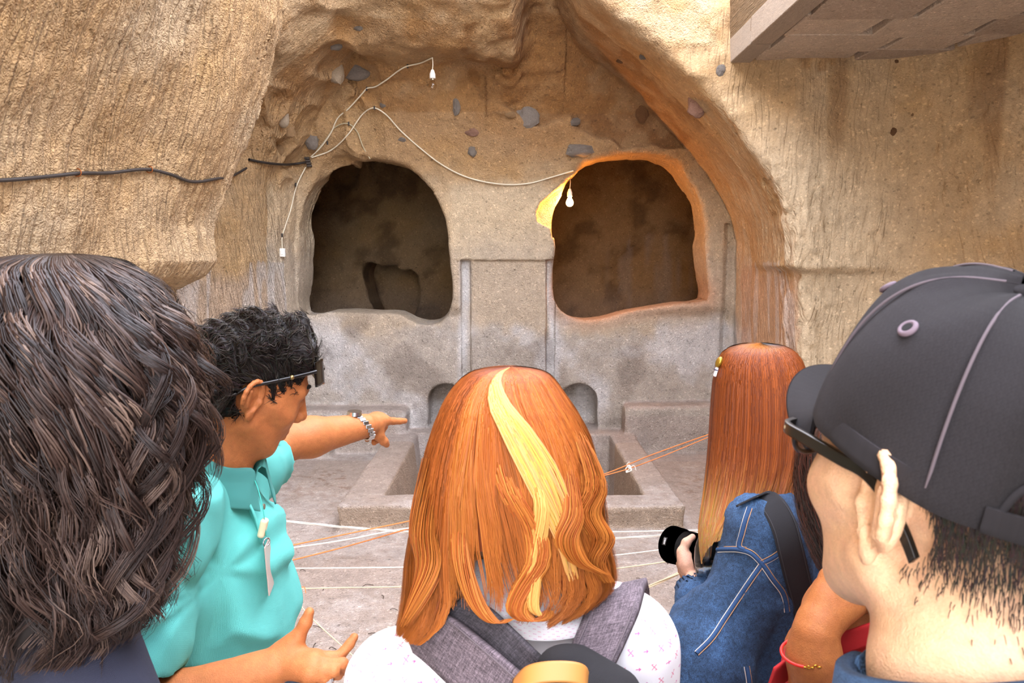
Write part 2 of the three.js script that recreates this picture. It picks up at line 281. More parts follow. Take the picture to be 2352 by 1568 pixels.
function caveColor(x, y, z, nx, ny, nz, o) {
  const D = -z, n1 = fbm(x * 1.4, y * 1.4, D * 1.4, 3), n2 = fbm(x * 6 + 9, y * 6, D * 6, 3), n3 = fbm(x * 25, y * 25, D * 25, 2);
  const c = rockLin; o[0] = c.tan[0]; o[1] = c.tan[1]; o[2] = c.tan[2];
  mixTo(o, c.pale, clamp(.25 + n1 * 1.2, 0, .6)); mixTo(o, c.ochre, clamp(n2 * .9, 0, .5));
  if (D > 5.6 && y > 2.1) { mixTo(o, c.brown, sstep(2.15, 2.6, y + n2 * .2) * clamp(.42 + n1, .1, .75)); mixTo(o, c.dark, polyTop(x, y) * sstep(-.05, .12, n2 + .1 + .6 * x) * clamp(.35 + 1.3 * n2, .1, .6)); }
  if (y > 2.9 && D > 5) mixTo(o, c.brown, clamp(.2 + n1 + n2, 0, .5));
  if (x > 1.2 && D < 5.1) mixTo(o, c.pale, .8 * sstep(2.7, 1.9, x + .3 * n1) * sstep(2.9, 2.2, y));  // pier paler where daylight falls: light painted into the rock colour
  if (x > 1.9 && D < 5.1) { mixTo(o, c.ochre, .3 * sstep(2, 2.6, y)); mixTo(o, c.dark, clamp((vn(x * 7 - D * 5, y * 1.1, 3) - .2) * 1.1, 0, .45) * sstep(1.9, 2.4, y)); }
  if (D > 6.15 && D < 7.05) {                                           // plastered back wall: greyer below with the cool light painted in, lime white along the pilaster and in patches
    mixTo(o, c.pale, .75 * sstep(2.42, 2.3, y + n2 * .06) * sstep(YCAP - .05, YCAP + .05, y) * sstep(-.55, -.45, x) * sstep(.5, .4, x));
    const low = sstep(YCAP + .35, YCAP - .1, y + n2 * .15);
    mixTo(o, c.pale, .55 * sstep(2.5, 2.2, y + n2 * .2)); mixTo(o, c.grey, .5 * low + .45 * sstep(1.25, 1.1, y + n2 * .25));
    const lime = sstep(.02, .3, fbm(x * 2.6 + 4, y * 2.6, 7, 4) + .16) * sstep(1.36, 1.16, y + n2 * .1); mixTo(o, c.white, .8 * lime);
    const g = Math.max(sstep(.06, .015, Math.abs(x - (PIL[0] - .045 - .03 * sstep(1.5, 1.1, y)))), sstep(.06, .015, Math.abs(x - (PIL[1] + .04 + .03 * sstep(1.5, 1.1, y))))) * sstep(YCAP + .01, YCAP - .02, y); mixTo(o, c.white, .9 * g * clamp(.85 + n2, 0, 1));
    mixTo(o, c.blotchShade, .32 * sstep(.1, .4, fbm(x * 3.1, y * 3.1, 2, 4)) * sstep(1.45, 1.2, y));
    if (x > .3) mixTo(o, c.pink, .45 * sstep(.16, .02, Math.abs(polySD(openR, x, y))) * sstep(1.75, 1.45, y));
  }
  if (D >= 5.05 && D < 6.4 && Math.abs(x) > 1.5 && y < 1.75) { mixTo(o, x > 0 ? c.pink : c.mauve, .45 * sstep(1.75, 1.6, y + .1 * n2)); mixTo(o, c.white, sstep(.15, .4, vn(x * 3 + D * 16, y * 2.2, 5)) * .4); }
  if (D >= 7.05) { mixTo(o, c.brown, .5); mixTo(o, c.blotchShade, sstep(.02, .3, fbm(x * 4.3, y * 4.3, D * 4.3, 4)) * .5); mixTo(o, c.mauve, sstep(1.55, 1.2, y) * .3); if (D > 8.8) { const drip = sstep(0, .4, vn(x * 26, y * 2.5, 9)) * sstep(2.1, 2.0, y) * sstep(1.0, 1.2, x); mixTo(o, c.mauve, .3 * drip); } }  // rooms: shade painted in as brown rock with patches of dark colour
  const up = sstep(.35, .8, ny); if (y < .7 && up > 0) { mixTo(o, c.mauve, .85 * up); mixTo(o, c.white, up * .25 * sstep(.05, .35, n1 + n3 * .4)); }
  if (y < .5 && D < 6.6) mixTo(o, c.mauve, .6 * (1 - up));
  if (y < .36 && y > .1 && up > .5 && D > 4.9 && D < 6.4) { const s = sstep(.1, .32, fbm(x * 24, 2, D * 24, 2) + .25 * n1) * (x < 0 ? sstep(.42, .1, Math.hypot((x + 1.28) / 1.1, (D - 5.55) / 1.2)) : sstep(.5, .1, Math.hypot((x - 1.45) / .9, (D - 5.4) / 1.4) * .9)); mixTo(o, c.dark, .5 * s); }
  const k = 1 + n3 * .16 + n2 * .14; o[0] *= k; o[1] *= k; o[2] *= k;
}
// tuff: pale and dark clasts in a fine ground mass
const clasts = (seed, n) => { const r = rng(seed), cells = new Map(), N = 64; for (let i = 0; i < n; i++) { const x = r(), y = r(), s = .0012 + .006 * r() ** 5, c = r() < .62 ? .12 + .2 * r() : -.1 - .2 * r(), q = .6 + .7 * r(), a = r() * 3.14; for (let dx = -1; dx <= 1; dx++) for (let dy = -1; dy <= 1; dy++) { const k = ((Math.floor(x * N) + dx + N) % N) + N * ((Math.floor(y * N) + dy + N) % N); if (!cells.has(k)) cells.set(k, []); cells.get(k).push([x, y, s, c, q, Math.cos(a), Math.sin(a)]); } } return (u, v) => { let o = 0; for (const [x, y, s, c, q, ca, sa] of cells.get(Math.floor(u * N) % N + N * (Math.floor(v * N) % N)) ?? []) { let dx = u - x, dy = v - y; dx -= Math.round(dx); dy -= Math.round(dy); const e = Math.hypot((dx * ca + dy * sa) / q, (-dx * sa + dy * ca) * q) / s; if (e < 1.15) o += c * clamp((1.15 - e) * 5, 0, 1); } return o; }; };
const cl = clasts(5, 5200);
const tuffMap = texture(1024, (u, v, o) => { const n = .5 * tn(u, v, 256, 1) + .35 * tn(u, v, 97, 2) + .3 * tn(u, v, 31, 3) + .2 * tn(u, v, 9, 4), k = .84 + .075 * n + cl(u, v) * .42; o[0] = k * 1.0; o[1] = k * .985; o[2] = k * .965; }, { srgb: true, repeat: 1 / 1.1 });
const tuffBump = texture(1024, (u, v, o) => { const n = .5 + .17 * tn(u, v, 330, 11) + .16 * tn(u, v, 140, 12) + .13 * tn(u, v, 55, 13) + cl(u, v) * .35; o[0] = o[1] = o[2] = n; }, { repeat: 1 / 1.1 });
const an = (u, v, a, b, seed) => { const x = u * a, y = v * b, xi = Math.floor(x), yi = Math.floor(y); let p = x - xi, q = y - yi; p = p * p * (3 - 2 * p); q = q * q * (3 - 2 * q); const h = (i, j) => HASH[PERM[PERM[PERM[((i % a) + a) % a] + ((j % b) + b) % b] + seed]]; return lerp(lerp(h(xi, yi), h(xi + 1, yi), p), lerp(h(xi, yi + 1), h(xi + 1, yi + 1), p), q); };
const streak = (u, v) => { const w = .012 * an(u, v, 9, 7, 3), a = Math.abs(an(u + w, v, 34, 4, 21)), b = Math.abs(an(u + w, v, 61, 7, 22)), c = an(u + w, v, 120, 22, 23), m = .5 + .5 * an(u, v, 5, 3, 24); return clamp(a * 3.2, 0, 1) * .3 * m + clamp(b * 2.6, 0, 1) * .22 + .1 * c; };
const chiselBump = texture(1024, (u, v, o) => { const n = .12 + streak(u, v) + .06 * tn(u, v, 300, 11) + .05 * tn(u, v, 120, 12) + cl(u, v) * .15; o[0] = o[1] = o[2] = n; }, { repeat: 1 / 1.3 });
const cavePart = {};
const rockMat = new THREE.MeshStandardMaterial({ color: 0xffffff, vertexColors: true, map: tuffMap, bumpMap: tuffBump, bumpScale: .012, roughness: .95 });
const chiselMat = new THREE.MeshStandardMaterial({ color: 0xffffff, vertexColors: true, map: tuffMap, bumpMap: chiselBump, bumpScale: .038, roughness: .95 });
const pitMat = new THREE.MeshStandardMaterial({ color: 0xffffff, vertexColors: true, map: tuffMap, bumpMap: chiselBump, bumpScale: .014, roughness: .95 });
{
  const inv = (x, y, z) => -caveField(x, y, z) * -1;
  const boxes = [[[-3.4, -.7, -2.98], [4.6, 4.5, 3.0], .07], [[-3.4, -.7, -5.14], [4.2, 4.5, -2.7], .019], [[-2.6, -.7, -7.16], [2.6, 4.2, -5.1], .0165], [[-3.25, .1, -10], [3.25, 3.8, -7.08], .05]];
  const parts = { wall_left: [], wall_right: [], wall_back: [], ceiling: [], floor: [] };
  for (const [lo, hi, h] of boxes) {
    const m = polygonize(inv, lo, hi, h, { lip: 1.25, slack: .1 });
    const kind = new Array(m.idx.length / 3);
    for (let t = 0; t < m.idx.length; t += 3) {
      let x = 0, y = 0, z = 0, ny = 0; for (let k = 0; k < 3; k++) { const v = m.idx[t + k] * 3; x += m.pos[v] / 3; y += m.pos[v + 1] / 3; z += m.pos[v + 2] / 3; ny += m.nor[v + 1] / 3; }
      const D = -z; let k;
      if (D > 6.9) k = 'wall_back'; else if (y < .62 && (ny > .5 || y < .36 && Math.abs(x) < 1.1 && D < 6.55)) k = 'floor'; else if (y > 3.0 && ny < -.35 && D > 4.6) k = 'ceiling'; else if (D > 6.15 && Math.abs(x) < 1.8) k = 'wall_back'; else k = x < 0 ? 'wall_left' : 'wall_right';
      if (D < 5.6 && y > 3.05 && Math.abs(x) < 1.25) k = 'ceiling';
      kind[t / 3] = k;
    }
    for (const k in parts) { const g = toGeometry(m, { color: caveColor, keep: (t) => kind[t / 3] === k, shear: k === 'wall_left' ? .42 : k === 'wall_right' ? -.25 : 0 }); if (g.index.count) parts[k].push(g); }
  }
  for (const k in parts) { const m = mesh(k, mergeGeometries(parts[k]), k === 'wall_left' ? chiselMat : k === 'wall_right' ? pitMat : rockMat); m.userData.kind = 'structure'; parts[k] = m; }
  Object.assign(cavePart, parts);
}
// ================================================================ things on the walls
// first point of the rock along the ray through a pixel, moved off the rock by lift
function cast(px, py, lift = 0, from = 2.5) {
  let d = from; for (let i = 0; i < 400; i++) { const p = at(px, py, d), v = caveField(p.x, p.y, p.z); if (v < .002) break; d += Math.max(v * .5, .002); if (d > 9.5) break; }
  return at(px, py, d - lift);
}
function lump(seed, r, squash = [1, 1, 1], rough = .25) {
  const g = new THREE.IcosahedronGeometry(1, 3), p = g.attributes.position, v = V();
  for (let i = 0; i < p.count; i++) { v.fromBufferAttribute(p, i); const k = 1 + rough * fbm(v.x * 1.3 + seed * 7, v.y * 1.3, v.z * 1.3, 3) + .08 * Math.sign(vn(v.x * 2 + seed, v.y * 2, v.z * 2)); v.multiplyScalar(k); p.setXYZ(i, v.x * squash[0] * r, v.y * squash[1] * r, v.z * squash[2] * r); }
  g.computeVertexNormals(); return g;
}
{
  const mats = { slate: std('#8f877f', .85), brown: std('#84603f', .9), pink: std('#a88270', .9), tan: std('#b3926a', .9), pale: std('#bfae97', .9) };
  for (const m of Object.values(mats)) { m.bumpMap = tuffBump; m.bumpScale = .004; m.map = tuffMap; }
  const stones = [[1210, 262, 30, 'slate', 1, 1.1], [1330, 345, 30, 'slate', 1.1, .55], [1600, 240, 25, 'pink', .9, 1.1], [1475, 257, 20, 'brown', .8, 1.2], [1048, 240, 16, 'slate', .6, 1.6], [1085, 345, 13, 'slate', .9, 1.1], [820, 165, 30, 'slate', 1.3, .7], [715, 318, 20, 'slate', .8, 1.2],
    [650, 272, 17, 'pale', .8, 1.1], [664, 300, 15, 'tan', 1, 1], [1087, 303, 13, 'pink', 1.3, .7], [1655, 160, 14, 'slate', .9, 1.1], [1315, 280, 14, 'slate', 1.2, .7], [770, 105, 14, 'slate', 1, .8], [772, 165, 22, 'pale', .8, 1.3], [825, 62, 11, 'slate', 1.2, .8], [1172, 263, 12, 'tan', 1, .7], [925, 320, 9, 'slate', 1.1, .7], [880, 240, 7, 'slate', 1, 1],
    [2062, 142, 9, 'brown', 1.2, .8], [1906, 163, 7, 'brown', 1.2, .8], [1921, 256, 7, 'slate', .8, 1], [2056, 303, 11, 'brown', 1.1, .9], [2090, 302, 6, 'slate', 1, 1], [2135, 278, 6, 'brown', 1, 1], [1890, 325, 7, 'slate', .9, 1.1], [1816, 297, 6, 'slate', 1, 1], [2100, 265, 7, 'tan', 1, 1], [1478, 130, 9, 'slate', 1.2, .8], [1426, 140, 8, 'brown', 1.2, .7], [640, 345, 12, 'tan', 1, 1]];
  stones.forEach(([px, py, r, m, a, b], i) => { const p = cast(px, py, -.012), s = r / F * -p.z; const w = p.z < -5.2 && Math.abs(px - 1150) < 490 ? cavePart.wall_back : px < 1176 ? cavePart.wall_left : cavePart.wall_right; const o = mesh('embedded_stone', lump(i + 1, s, [a, b, .55]), mats[m], w); o.position.copy(p); });
}
{ // stone soffit at the upper right: squared blocks in rows, a long edge course, mortar between
  const y0 = 2.97, slab = mesh('ceiling_slab', new RoundedBoxGeometry(2.9, .34, 8.1, 1, .02).translate(1.335 + 1.45, y0 + .045 + .17, -5.15 + 4.05), std('#9c805c', 1, { map: tuffMap, bumpMap: tuffBump, bumpScale: .02 }));  // lengthened unseen behind the camera to keep light off the right wall
  slab.userData.kind = 'structure';
  const r = rng(31), mats = ['#cdbcab', '#bfae9d', '#d4c3b0', '#b7a48f'].map((c) => std(c, .95, { map: tuffMap, bumpMap: tuffBump, bumpScale: .006 }));
  const block = (x0, x1, z0, z1, y, th, m) => {                          // a slightly crooked block with worn edges, seen from below
    const j = () => (r() - .5) * .035, q = [[x0 + j() + .016, z0 + j() + .018], [x1 + j() - .016, z0 + j() + .018], [x1 + j() - .016, z1 + j() - .018], [x0 + j() + .016, z1 + j() - .018]];
    const pts = []; q.forEach((a, i) => { const b = q[(i + 1) % 4]; for (let k = 0; k < 4; k++) pts.push(new THREE.Vector2(lerp(a[0], b[0], k / 4) + (r() - .5) * .008, lerp(a[1], b[1], k / 4) + (r() - .5) * .008)); });
    const g = new THREE.ExtrudeGeometry(new THREE.Shape(pts), { depth: th, bevelEnabled: true, bevelSize: .006, bevelThickness: .006, bevelSegments: 1 }).rotateX(Math.PI / 2).scale(1, 1, -1);
    g.scale(1, 1, -1).translate(0, y + th, 0); mesh('stone_block', g, m, slab);
  };
  const rows = [[-5.12, -4.78], [-4.78, -4.5], [-4.5, -4.17], [-4.17, -3.82], [-3.82, -3.4], [-3.4, -2.95], [-2.95, -2.4]];
  rows.forEach(([z0, z1], k) => { let x = 1.47; while (x < 4) { const w = .34 + .34 * r(); block(x, x + w, -z1 * -1, -z0 * -1 * 1, y0 + .022 * (r() - .5), .1, mats[Math.floor(r() * 4)]); x += w + .016 + .06 * r() * r(); } });
  let z = -5.14; for (const l of [.5, 1.15, .9, 1.0]) { mesh('edge_stone', new RoundedBoxGeometry(.125, .15, l - .012, 2, .008).translate(1.39 + .008 * r(), y0 + .062, z + l / 2), mats[2], slab); z += l; }
}
const white = std('#d8cfb8', .6), blackCable = std('#2b2522', .6), fitting = phys('#e9e6de', .35);
function cableOn(name, label, pxs, r, mat, group) {
  const pts = pxs.map(([x, y, d]) => d ? at(x, y, d) : cast(x, y, r + .006));
  const t = thing(name, label, 'cable', pts[0], group); mesh('sheath', under(tube(pts, r, pxs.length * 10, 8), t), mat, t); return t;
}
{
  const black1 = cableOn('electric_cable', 'black cable running along the chiselled left rock wall', [[-60, 416], [0, 414], [60, 410], [120, 404], [180, 398], [250, 397], [340, 389], [390, 400], [440, 417], [500, 410], [545, 398], [566, 386]], .008, blackCable);
  for (const [x, y] of [[178, 396], [343, 389]]) { const p = cast(x, y, .012); mesh('clip', under(new THREE.TorusGeometry(.016, .003, 6, 16).translate(p.x, p.y, p.z), black1), std('#8a4f24', .5, { metalness: .6 }), black1); }
  cableOn('electric_cable', 'short black cable from behind the rock edge to the dark connector', [[572, 366], [600, 372], [640, 377], [680, 376], [705, 372]], .009, blackCable);
  const clips = (t, list) => { for (const [x, y] of list) { const p = cast(x, y, .012); mesh('clip', under(new RoundedBoxGeometry(.012, .03, .012, 1, .003).translate(p.x, p.y, p.z), t), blackCable, t); } };
  const a = cableOn('electric_cable', 'pale cable climbing from the connector to the unlit bulb', [[714, 360], [735, 340], [760, 305], [775, 272], [800, 250], [832, 215], [843, 203], [860, 200], [885, 185], [930, 154], [965, 145], [992, 133]], .0055, white); clips(a, [[752, 328], [842, 204], [936, 152]]);
  const b = cableOn('electric_cable', 'long pale cable sagging across the wall towards the lit bulb', [[716, 362], [760, 345], [800, 308], [835, 260], [860, 248], [885, 262], [920, 300], [965, 340], [1010, 375], [1060, 402], [1110, 417], [1170, 424], [1220, 420], [1270, 406], [1317, 392]], .0055, white); clips(b, [[860, 248]]);
  const c = cableOn('electric_cable', 'thin grey cable looping over the left opening', [[718, 358], [745, 325], [770, 292], [800, 284], [820, 302], [833, 335], [850, 365]], .0045, std('#b3a98c', .6)); clips(c, [[801, 284]]);
  const d = cableOn('electric_cable', 'pale cable dropping from the connector to the white switch', [[702, 384], [684, 420], [676, 445], [668, 480], [655, 520], [648, 545], [648, 570]], .005, white); clips(d, [[679, 424], [648, 540]]);
  const jp = cast(708, 372, .02), j = thing('cable_connector', 'dark terminal connector where the wall cables meet', 'connector', jp);
  for (let k = 0; k < 4; k++) mesh('terminal', new RoundedBoxGeometry(.04, .018, .03, 2, .005).translate(.006 * (k - 1.5), .02 * (1.5 - k), 0), std('#3a322c', .5), j);
  const sp = cast(649, 580, .018), s = thing('light_switch', 'small white switch box on the rock beside the left opening', 'switch', sp);
  mesh('housing', new RoundedBoxGeometry(.044, .068, .03, 3, .008), fitting, s); mesh('rocker', new RoundedBoxGeometry(.02, .034, .012, 2, .004).translate(0, 0, .014), std('#f2efe6', .4), s);
}
function bulb(name, label, top, sway, lit) {
  const t = thing(name, label, 'light bulb', top);
  const L = sway, hang = [V(0, 0, 0), V(.004, -L * .5, .002), V(0, -L, 0)];
  mesh('cord', tube(hang, .004, 12, 6), white, t);
  const lathe = (pts, seg = 24) => new THREE.LatheGeometry(pts.map(([x, y]) => new THREE.Vector2(x, y)), seg);
  mesh('socket', lathe([[0, 0], [.01, 0], [.013, -.008], [.016, -.018], [.021, -.03], [.0215, -.058], [.02, -.062], [.0, -.062]]).translate(0, -L, 0), fitting, t);
  const glass = lathe([[.0125, -.06], [.014, -.07], [.02, -.083], [.028, -.098], [.031, -.112], [.028, -.128], [.02, -.138], [.01, -.143], [.0001, -.144]], 32).translate(0, -L, 0);
  if (lit) mesh('glass', glass, new THREE.MeshStandardMaterial({ color: 0xffffff, emissive: 0xffc060, emissiveIntensity: 30 }), t);
  else { const g = mesh('glass', glass, phys('#f4efe6', .05, { transmission: 1, thickness: 0, ior: 1.45 }), t); mesh('filament', tube([V(-.008, -L - .1, 0), V(-.004, -L - .09, 0), V(.004, -L - .09, 0), V(.008, -L - .1, 0)], .0012, 10, 5), std('#6b6258', .4, { metalness: .8 }), t); mesh('screw_base', new THREE.CylinderGeometry(.0125, .0125, .02, 20).translate(0, -L - .062, 0), std('#b9b3a6', .3, { metalness: .9 }), t); }
  return t;
}
bulb('light_bulb', 'unlit clear bulb in a white socket hanging below the ceiling bulge', cast(993, 132, .05), .085, false);
{
  const top = at(1309, 404, 6.72), t = bulb('light_bulb', 'glowing bulb hanging in the corner of the right opening', top, .105, true);
  const p = new THREE.PointLight(0xffa04a, .38); p.castShadow = true; p.position.copy(top).add(V(0, -.217, 0)); p.shadow.radius = 1.4; p.name = 'bulb_light'; scene.add(p);
}
// strings stretched across the press; each ends on the rock at both sides
function string(label, pts, col, r, strands = 1, group, knots = []) {
  for (const e of [0, 1]) { const a = e ? pts[pts.length - 1] : pts[0], b = e ? pts[pts.length - 2] : pts[1], d = a.clone().sub(b).normalize(), p = a.clone(); d.y *= .3; for (let i = 0; i < 300 && caveField(p.x, p.y, p.z) > -.02; i++) p.addScaledVector(d, .02); if (p.distanceTo(a) > .05) { if (e) pts.push(p); else pts.unshift(p); } }
  const t = thing('string', label, 'string', pts[0], group), c = curve(pts), n = Math.ceil(c.getLength() * 14), gs = [];
  for (let s = 0; s < strands; s++) { const q = []; for (let i = 0; i <= n; i++) { const p = c.getPointAt(i / n), a = i * .9 + s * Math.PI * 2 / strands; q.push(strands > 1 ? p.add(V(0, Math.cos(a) * r * .9, Math.sin(a) * r * .9)) : p); } gs.push(tube(q, strands > 1 ? r * .75 : r, n * 2, 6)); }
  mesh('strand', under(mergeGeometries(gs), t), std(col, .9), t);
  for (const [p, kr] of knots) { const k = mesh('knot', under(mergeGeometries([tube(Array.from({ length: 9 }, (_, i) => p.clone().add(V(Math.sin(i * 2.3) * kr, Math.cos(i * 1.7) * kr, Math.sin(i * 1.1) * kr))), r * 1.1, 40, 6), tube([p, p.clone().add(V(kr * 1.6, kr, 0)), p.clone().add(V(kr * 2.2, -kr * .4, .01))], r * .7, 10, 5), tube([p, p.clone().add(V(-kr * .6, kr * 1.4, 0)), p.clone().add(V(kr * .2, kr * 2.2, .01))], r * .7, 10, 5)]), t), std(knots.color ?? col, .9), t); }
  return t;
}
{
  const g = 'strings stretched across the wine press', W = '#e8e2d6', O = '#e2854a', S = '#d9cba4';
  string('doubled white cord, uppermost of the strings right of the teal shirt', [[300, 1185, 4.2], [628, 1195, 4.1], [790, 1210, 4.1], [950, 1222, 4.1], [1070, 1228, 4.1], [1395, 1236, 4.1], [1560, 1226, 4.1], [1850, 1205, 4.2]].map((p) => at(...p)), W, .0042, 3, g);
  string('white cord slanting up from the teal shirt to the red-haired woman', [[380, 1300, 3.9], [635, 1263, 3.95], [790, 1240, 4.0], [955, 1211, 4.05], [1060, 1214, 4.1], [1395, 1221, 4.1], [1560, 1218, 4.1], [1850, 1214, 4.2]].map((p) => at(...p)), W, .004, 1, g);
  string('orange string slanting up from the teal shirt under the white cords', [[400, 1350, 3.9], [638, 1294, 3.9], [790, 1256, 4.0], [945, 1212, 4.08], [1150, 1155, 4.4], [1380, 1091, 4.7], [1500, 1043, 5.0], [1640, 993, 5.2], [1760, 950, 5.3]].map((p) => at(...p)), O, .0036, 1, g);
  string('white and orange string knotted over the right side of the pit', [[1200, 1140, 4.4], [1380, 1094, 4.7], [1441, 1077, 4.8], [1520, 1048, 5.0], [1640, 999, 5.2], [1760, 956, 5.3]].map((p) => at(...p)), O, .0034, 1, g, Object.assign([[at(1444, 1076, 4.8), .02]], { color: W }));
  string('straight pale string level with the badge on the teal shirt', [[350, 1308, 3.4], [640, 1305, 3.4], [790, 1304, 3.4], [940, 1302, 3.4], [1150, 1296, 3.4], [1420, 1274, 3.4], [1560, 1257, 3.4], [1800, 1232, 3.4]].map((p) => at(...p)), W, .003, 1, g);
  string('straw coloured string with an orange knot, low beside the teal shirt', [[350, 1350, 3.2], [645, 1350, 3.2], [690, 1351, 3.2], [790, 1349, 3.2], [920, 1347, 3.2], [1150, 1338, 3.2], [1440, 1302, 3.2], [1555, 1286, 3.2], [1800, 1250, 3.2]].map((p) => at(...p)), S, .0026, 1, g, Object.assign([[at(683, 1356, 3.2), .017]], { color: O }));
  string('pale string running down diagonally behind the raised thumb', [[560, 1200, 2.9], [640, 1320, 2.8], [700, 1402, 2.75], [760, 1460, 2.7], [830, 1522, 2.65], [960, 1640, 2.6]].map((p) => at(...p)), S, .0022, 1, g);
  string('braided cord low between the open hand and the white blouse', [[640, 1600, 2.7], [760, 1560, 2.75], [830, 1531, 2.8], [1000, 1480, 2.9], [1300, 1430, 3.0], [1480, 1352, 3.1], [1560, 1316, 3.15], [1800, 1220, 3.3]].map((p) => at(...p)), '#cdb695', .0045, 3, g);
  string('white string low between the white blouse and the denim sleeve', [[1400, 1556, 2.7], [1545, 1527, 2.7], [1600, 1510, 2.72], [1760, 1470, 2.8]].map((p) => at(...p)), W, .004, 2, g);
  const r = rng(77), tw = [[668, 1355, 'small dark twig just below the orange knot'], [742, 1352, 'dark twig lying along the straw coloured string'], [845, 1345, 'short twig at the end of the straw coloured string near the red hair'], [730, 1440, 'thin twig on the floor right of the raised thumb'], [722, 1483, 'bent twig between the raised thumb and the pointing fingertip'], [764, 1490, 'twig behind the knuckles of the open hand'], [878, 1370, 'twig on the pale scuffed floor left of the red hair ends'], [905, 1400, 'dark twig touching the outline of the red hair ends'], [696, 1310, 'tiny twig between the level pale string and the straw coloured one'], [860, 1455, 'twig on the gritty floor above the white blouse shoulder'], [1532, 1290, 'dark crumb of twig left of the camera lens'], [1470, 1330, 'twig on the floor right of the red hair, under the thin strings']];
  const tm = std('#3d3026', .9); for (const [x, y, label] of tw) { const p = cast(x, y, .006, 2.7), a = r() * 3.14, l = .014 + .016 * r(), w = (r() - .5) * .02; const o = tag(mesh('twig', tube([V(-l * Math.cos(a), 0, -l * Math.sin(a)), V(w, .004, w), V(l * Math.cos(a), 0, l * Math.sin(a))], .0015, 6, 5), tm), label, 'twig', 'dry twigs on the floor'); o.position.copy(p); }
}
// ================================================================ people: distance fields for bodies and clothes, strands for hair
const cap = (a, b, ra, rb = ra, k = .02) => { const e = b.clone().sub(a), l2 = Math.max(e.lengthSq(), 1e-9); return { k, a, d: (x, y, z) => { const wx = x - a.x, wy = y - a.y, wz = z - a.z, t = clamp((wx * e.x + wy * e.y + wz * e.z) / l2, 0, 1); return Math.hypot(wx - e.x * t, wy - e.y * t, wz - e.z * t) - (ra + (rb - ra) * t); } }; };
const ball = (c, r, k = .02) => cap(c, c.clone().add(V(0, 1e-4, 0)), r, r, k);
function ell(c, r, q, k = .03) { // ellipsoid: centre, radii, quaternion
  const m = new THREE.Matrix4().makeRotationFromQuaternion((q ?? new THREE.Quaternion()).clone().invert()).elements;
  return { k, a: c, d: (x, y, z) => { const X = x - c.x, Y = y - c.y, Z = z - c.z; const lx = m[0] * X + m[4] * Y + m[8] * Z, ly = m[1] * X + m[5] * Y + m[9] * Z, lz = m[2] * X + m[6] * Y + m[10] * Z; const p = lx / r[0], s = ly / r[1], t = lz / r[2], k0 = Math.hypot(p, s, t), k1 = Math.hypot(p / r[0], s / r[1], t / r[2]); return k1 < 1e-9 ? -Math.min(...r) : k0 * (k0 - 1) / k1; } };
}
const sub = (p) => ({ ...p, sub: true });
// prims joined in order; post(d, x, y, z) may change the joined distance (cuts, folds)
function field(prims, post) {
  const run = (list) => (x, y, z) => { let d = 1e3; for (let i = 0; i < list.length; i++) { const p = list[i], v = p.d(x, y, z); d = p.sub ? smax(d, -v, p.k) : smin(d, v, p.k); } return post ? post(d, x, y, z) : d; };
  const f = run(prims);
  f.local = ([x, y, z], r) => { const ds = prims.map((p) => p.d(x, y, z)); let m = 1e3; prims.forEach((p, i) => { if (!p.sub) m = Math.min(m, ds[i]); }); if (m > r * 1.3 + .12) return null; return run(prims.filter((p, i) => p.sub ? ds[i] < 2.2 * r + p.k : ds[i] < m + 2.3 * r + p.k + .02)); };
  return f;
}
function box(points, m) { const b = new THREE.Box3().setFromPoints(points).expandByScalar(m); return [b.min.toArray(), b.max.toArray()]; }
const inBox = ([lo, hi], x, y, z) => x > lo[0] && x < hi[0] && y > lo[1] && y < hi[1] && z > lo[2] && z < hi[2];
// one surface from a coarse grid and finer grids where detail is needed
function bodyGeometry(f, all, h, fine = [], color) {
  const gs = [], shrink = ([lo, hi], e) => [lo.map((v) => v + e), hi.map((v) => v - e)];
  const m = polygonize(f, all[0], all[1], h, { local: f.local, slack: .03 });
  const holes = fine.map((b) => shrink(b, b[2] * 1.2 + h * .9));
  gs.push(toGeometry(m, { color, keep: (t) => { let x = 0, y = 0, z = 0; for (let k = 0; k < 3; k++) { const v = m.idx[t + k] * 3; x += m.pos[v] / 3; y += m.pos[v + 1] / 3; z += m.pos[v + 2] / 3; } return !holes.some((b) => inBox(b, x, y, z)); } }));
  for (const [lo, hi, hh] of fine) gs.push(toGeometry(polygonize(f, lo, hi, hh, { local: f.local, slack: .015 }), { color }));
  return mergeGeometries(gs.filter((g) => g.index.count));
}
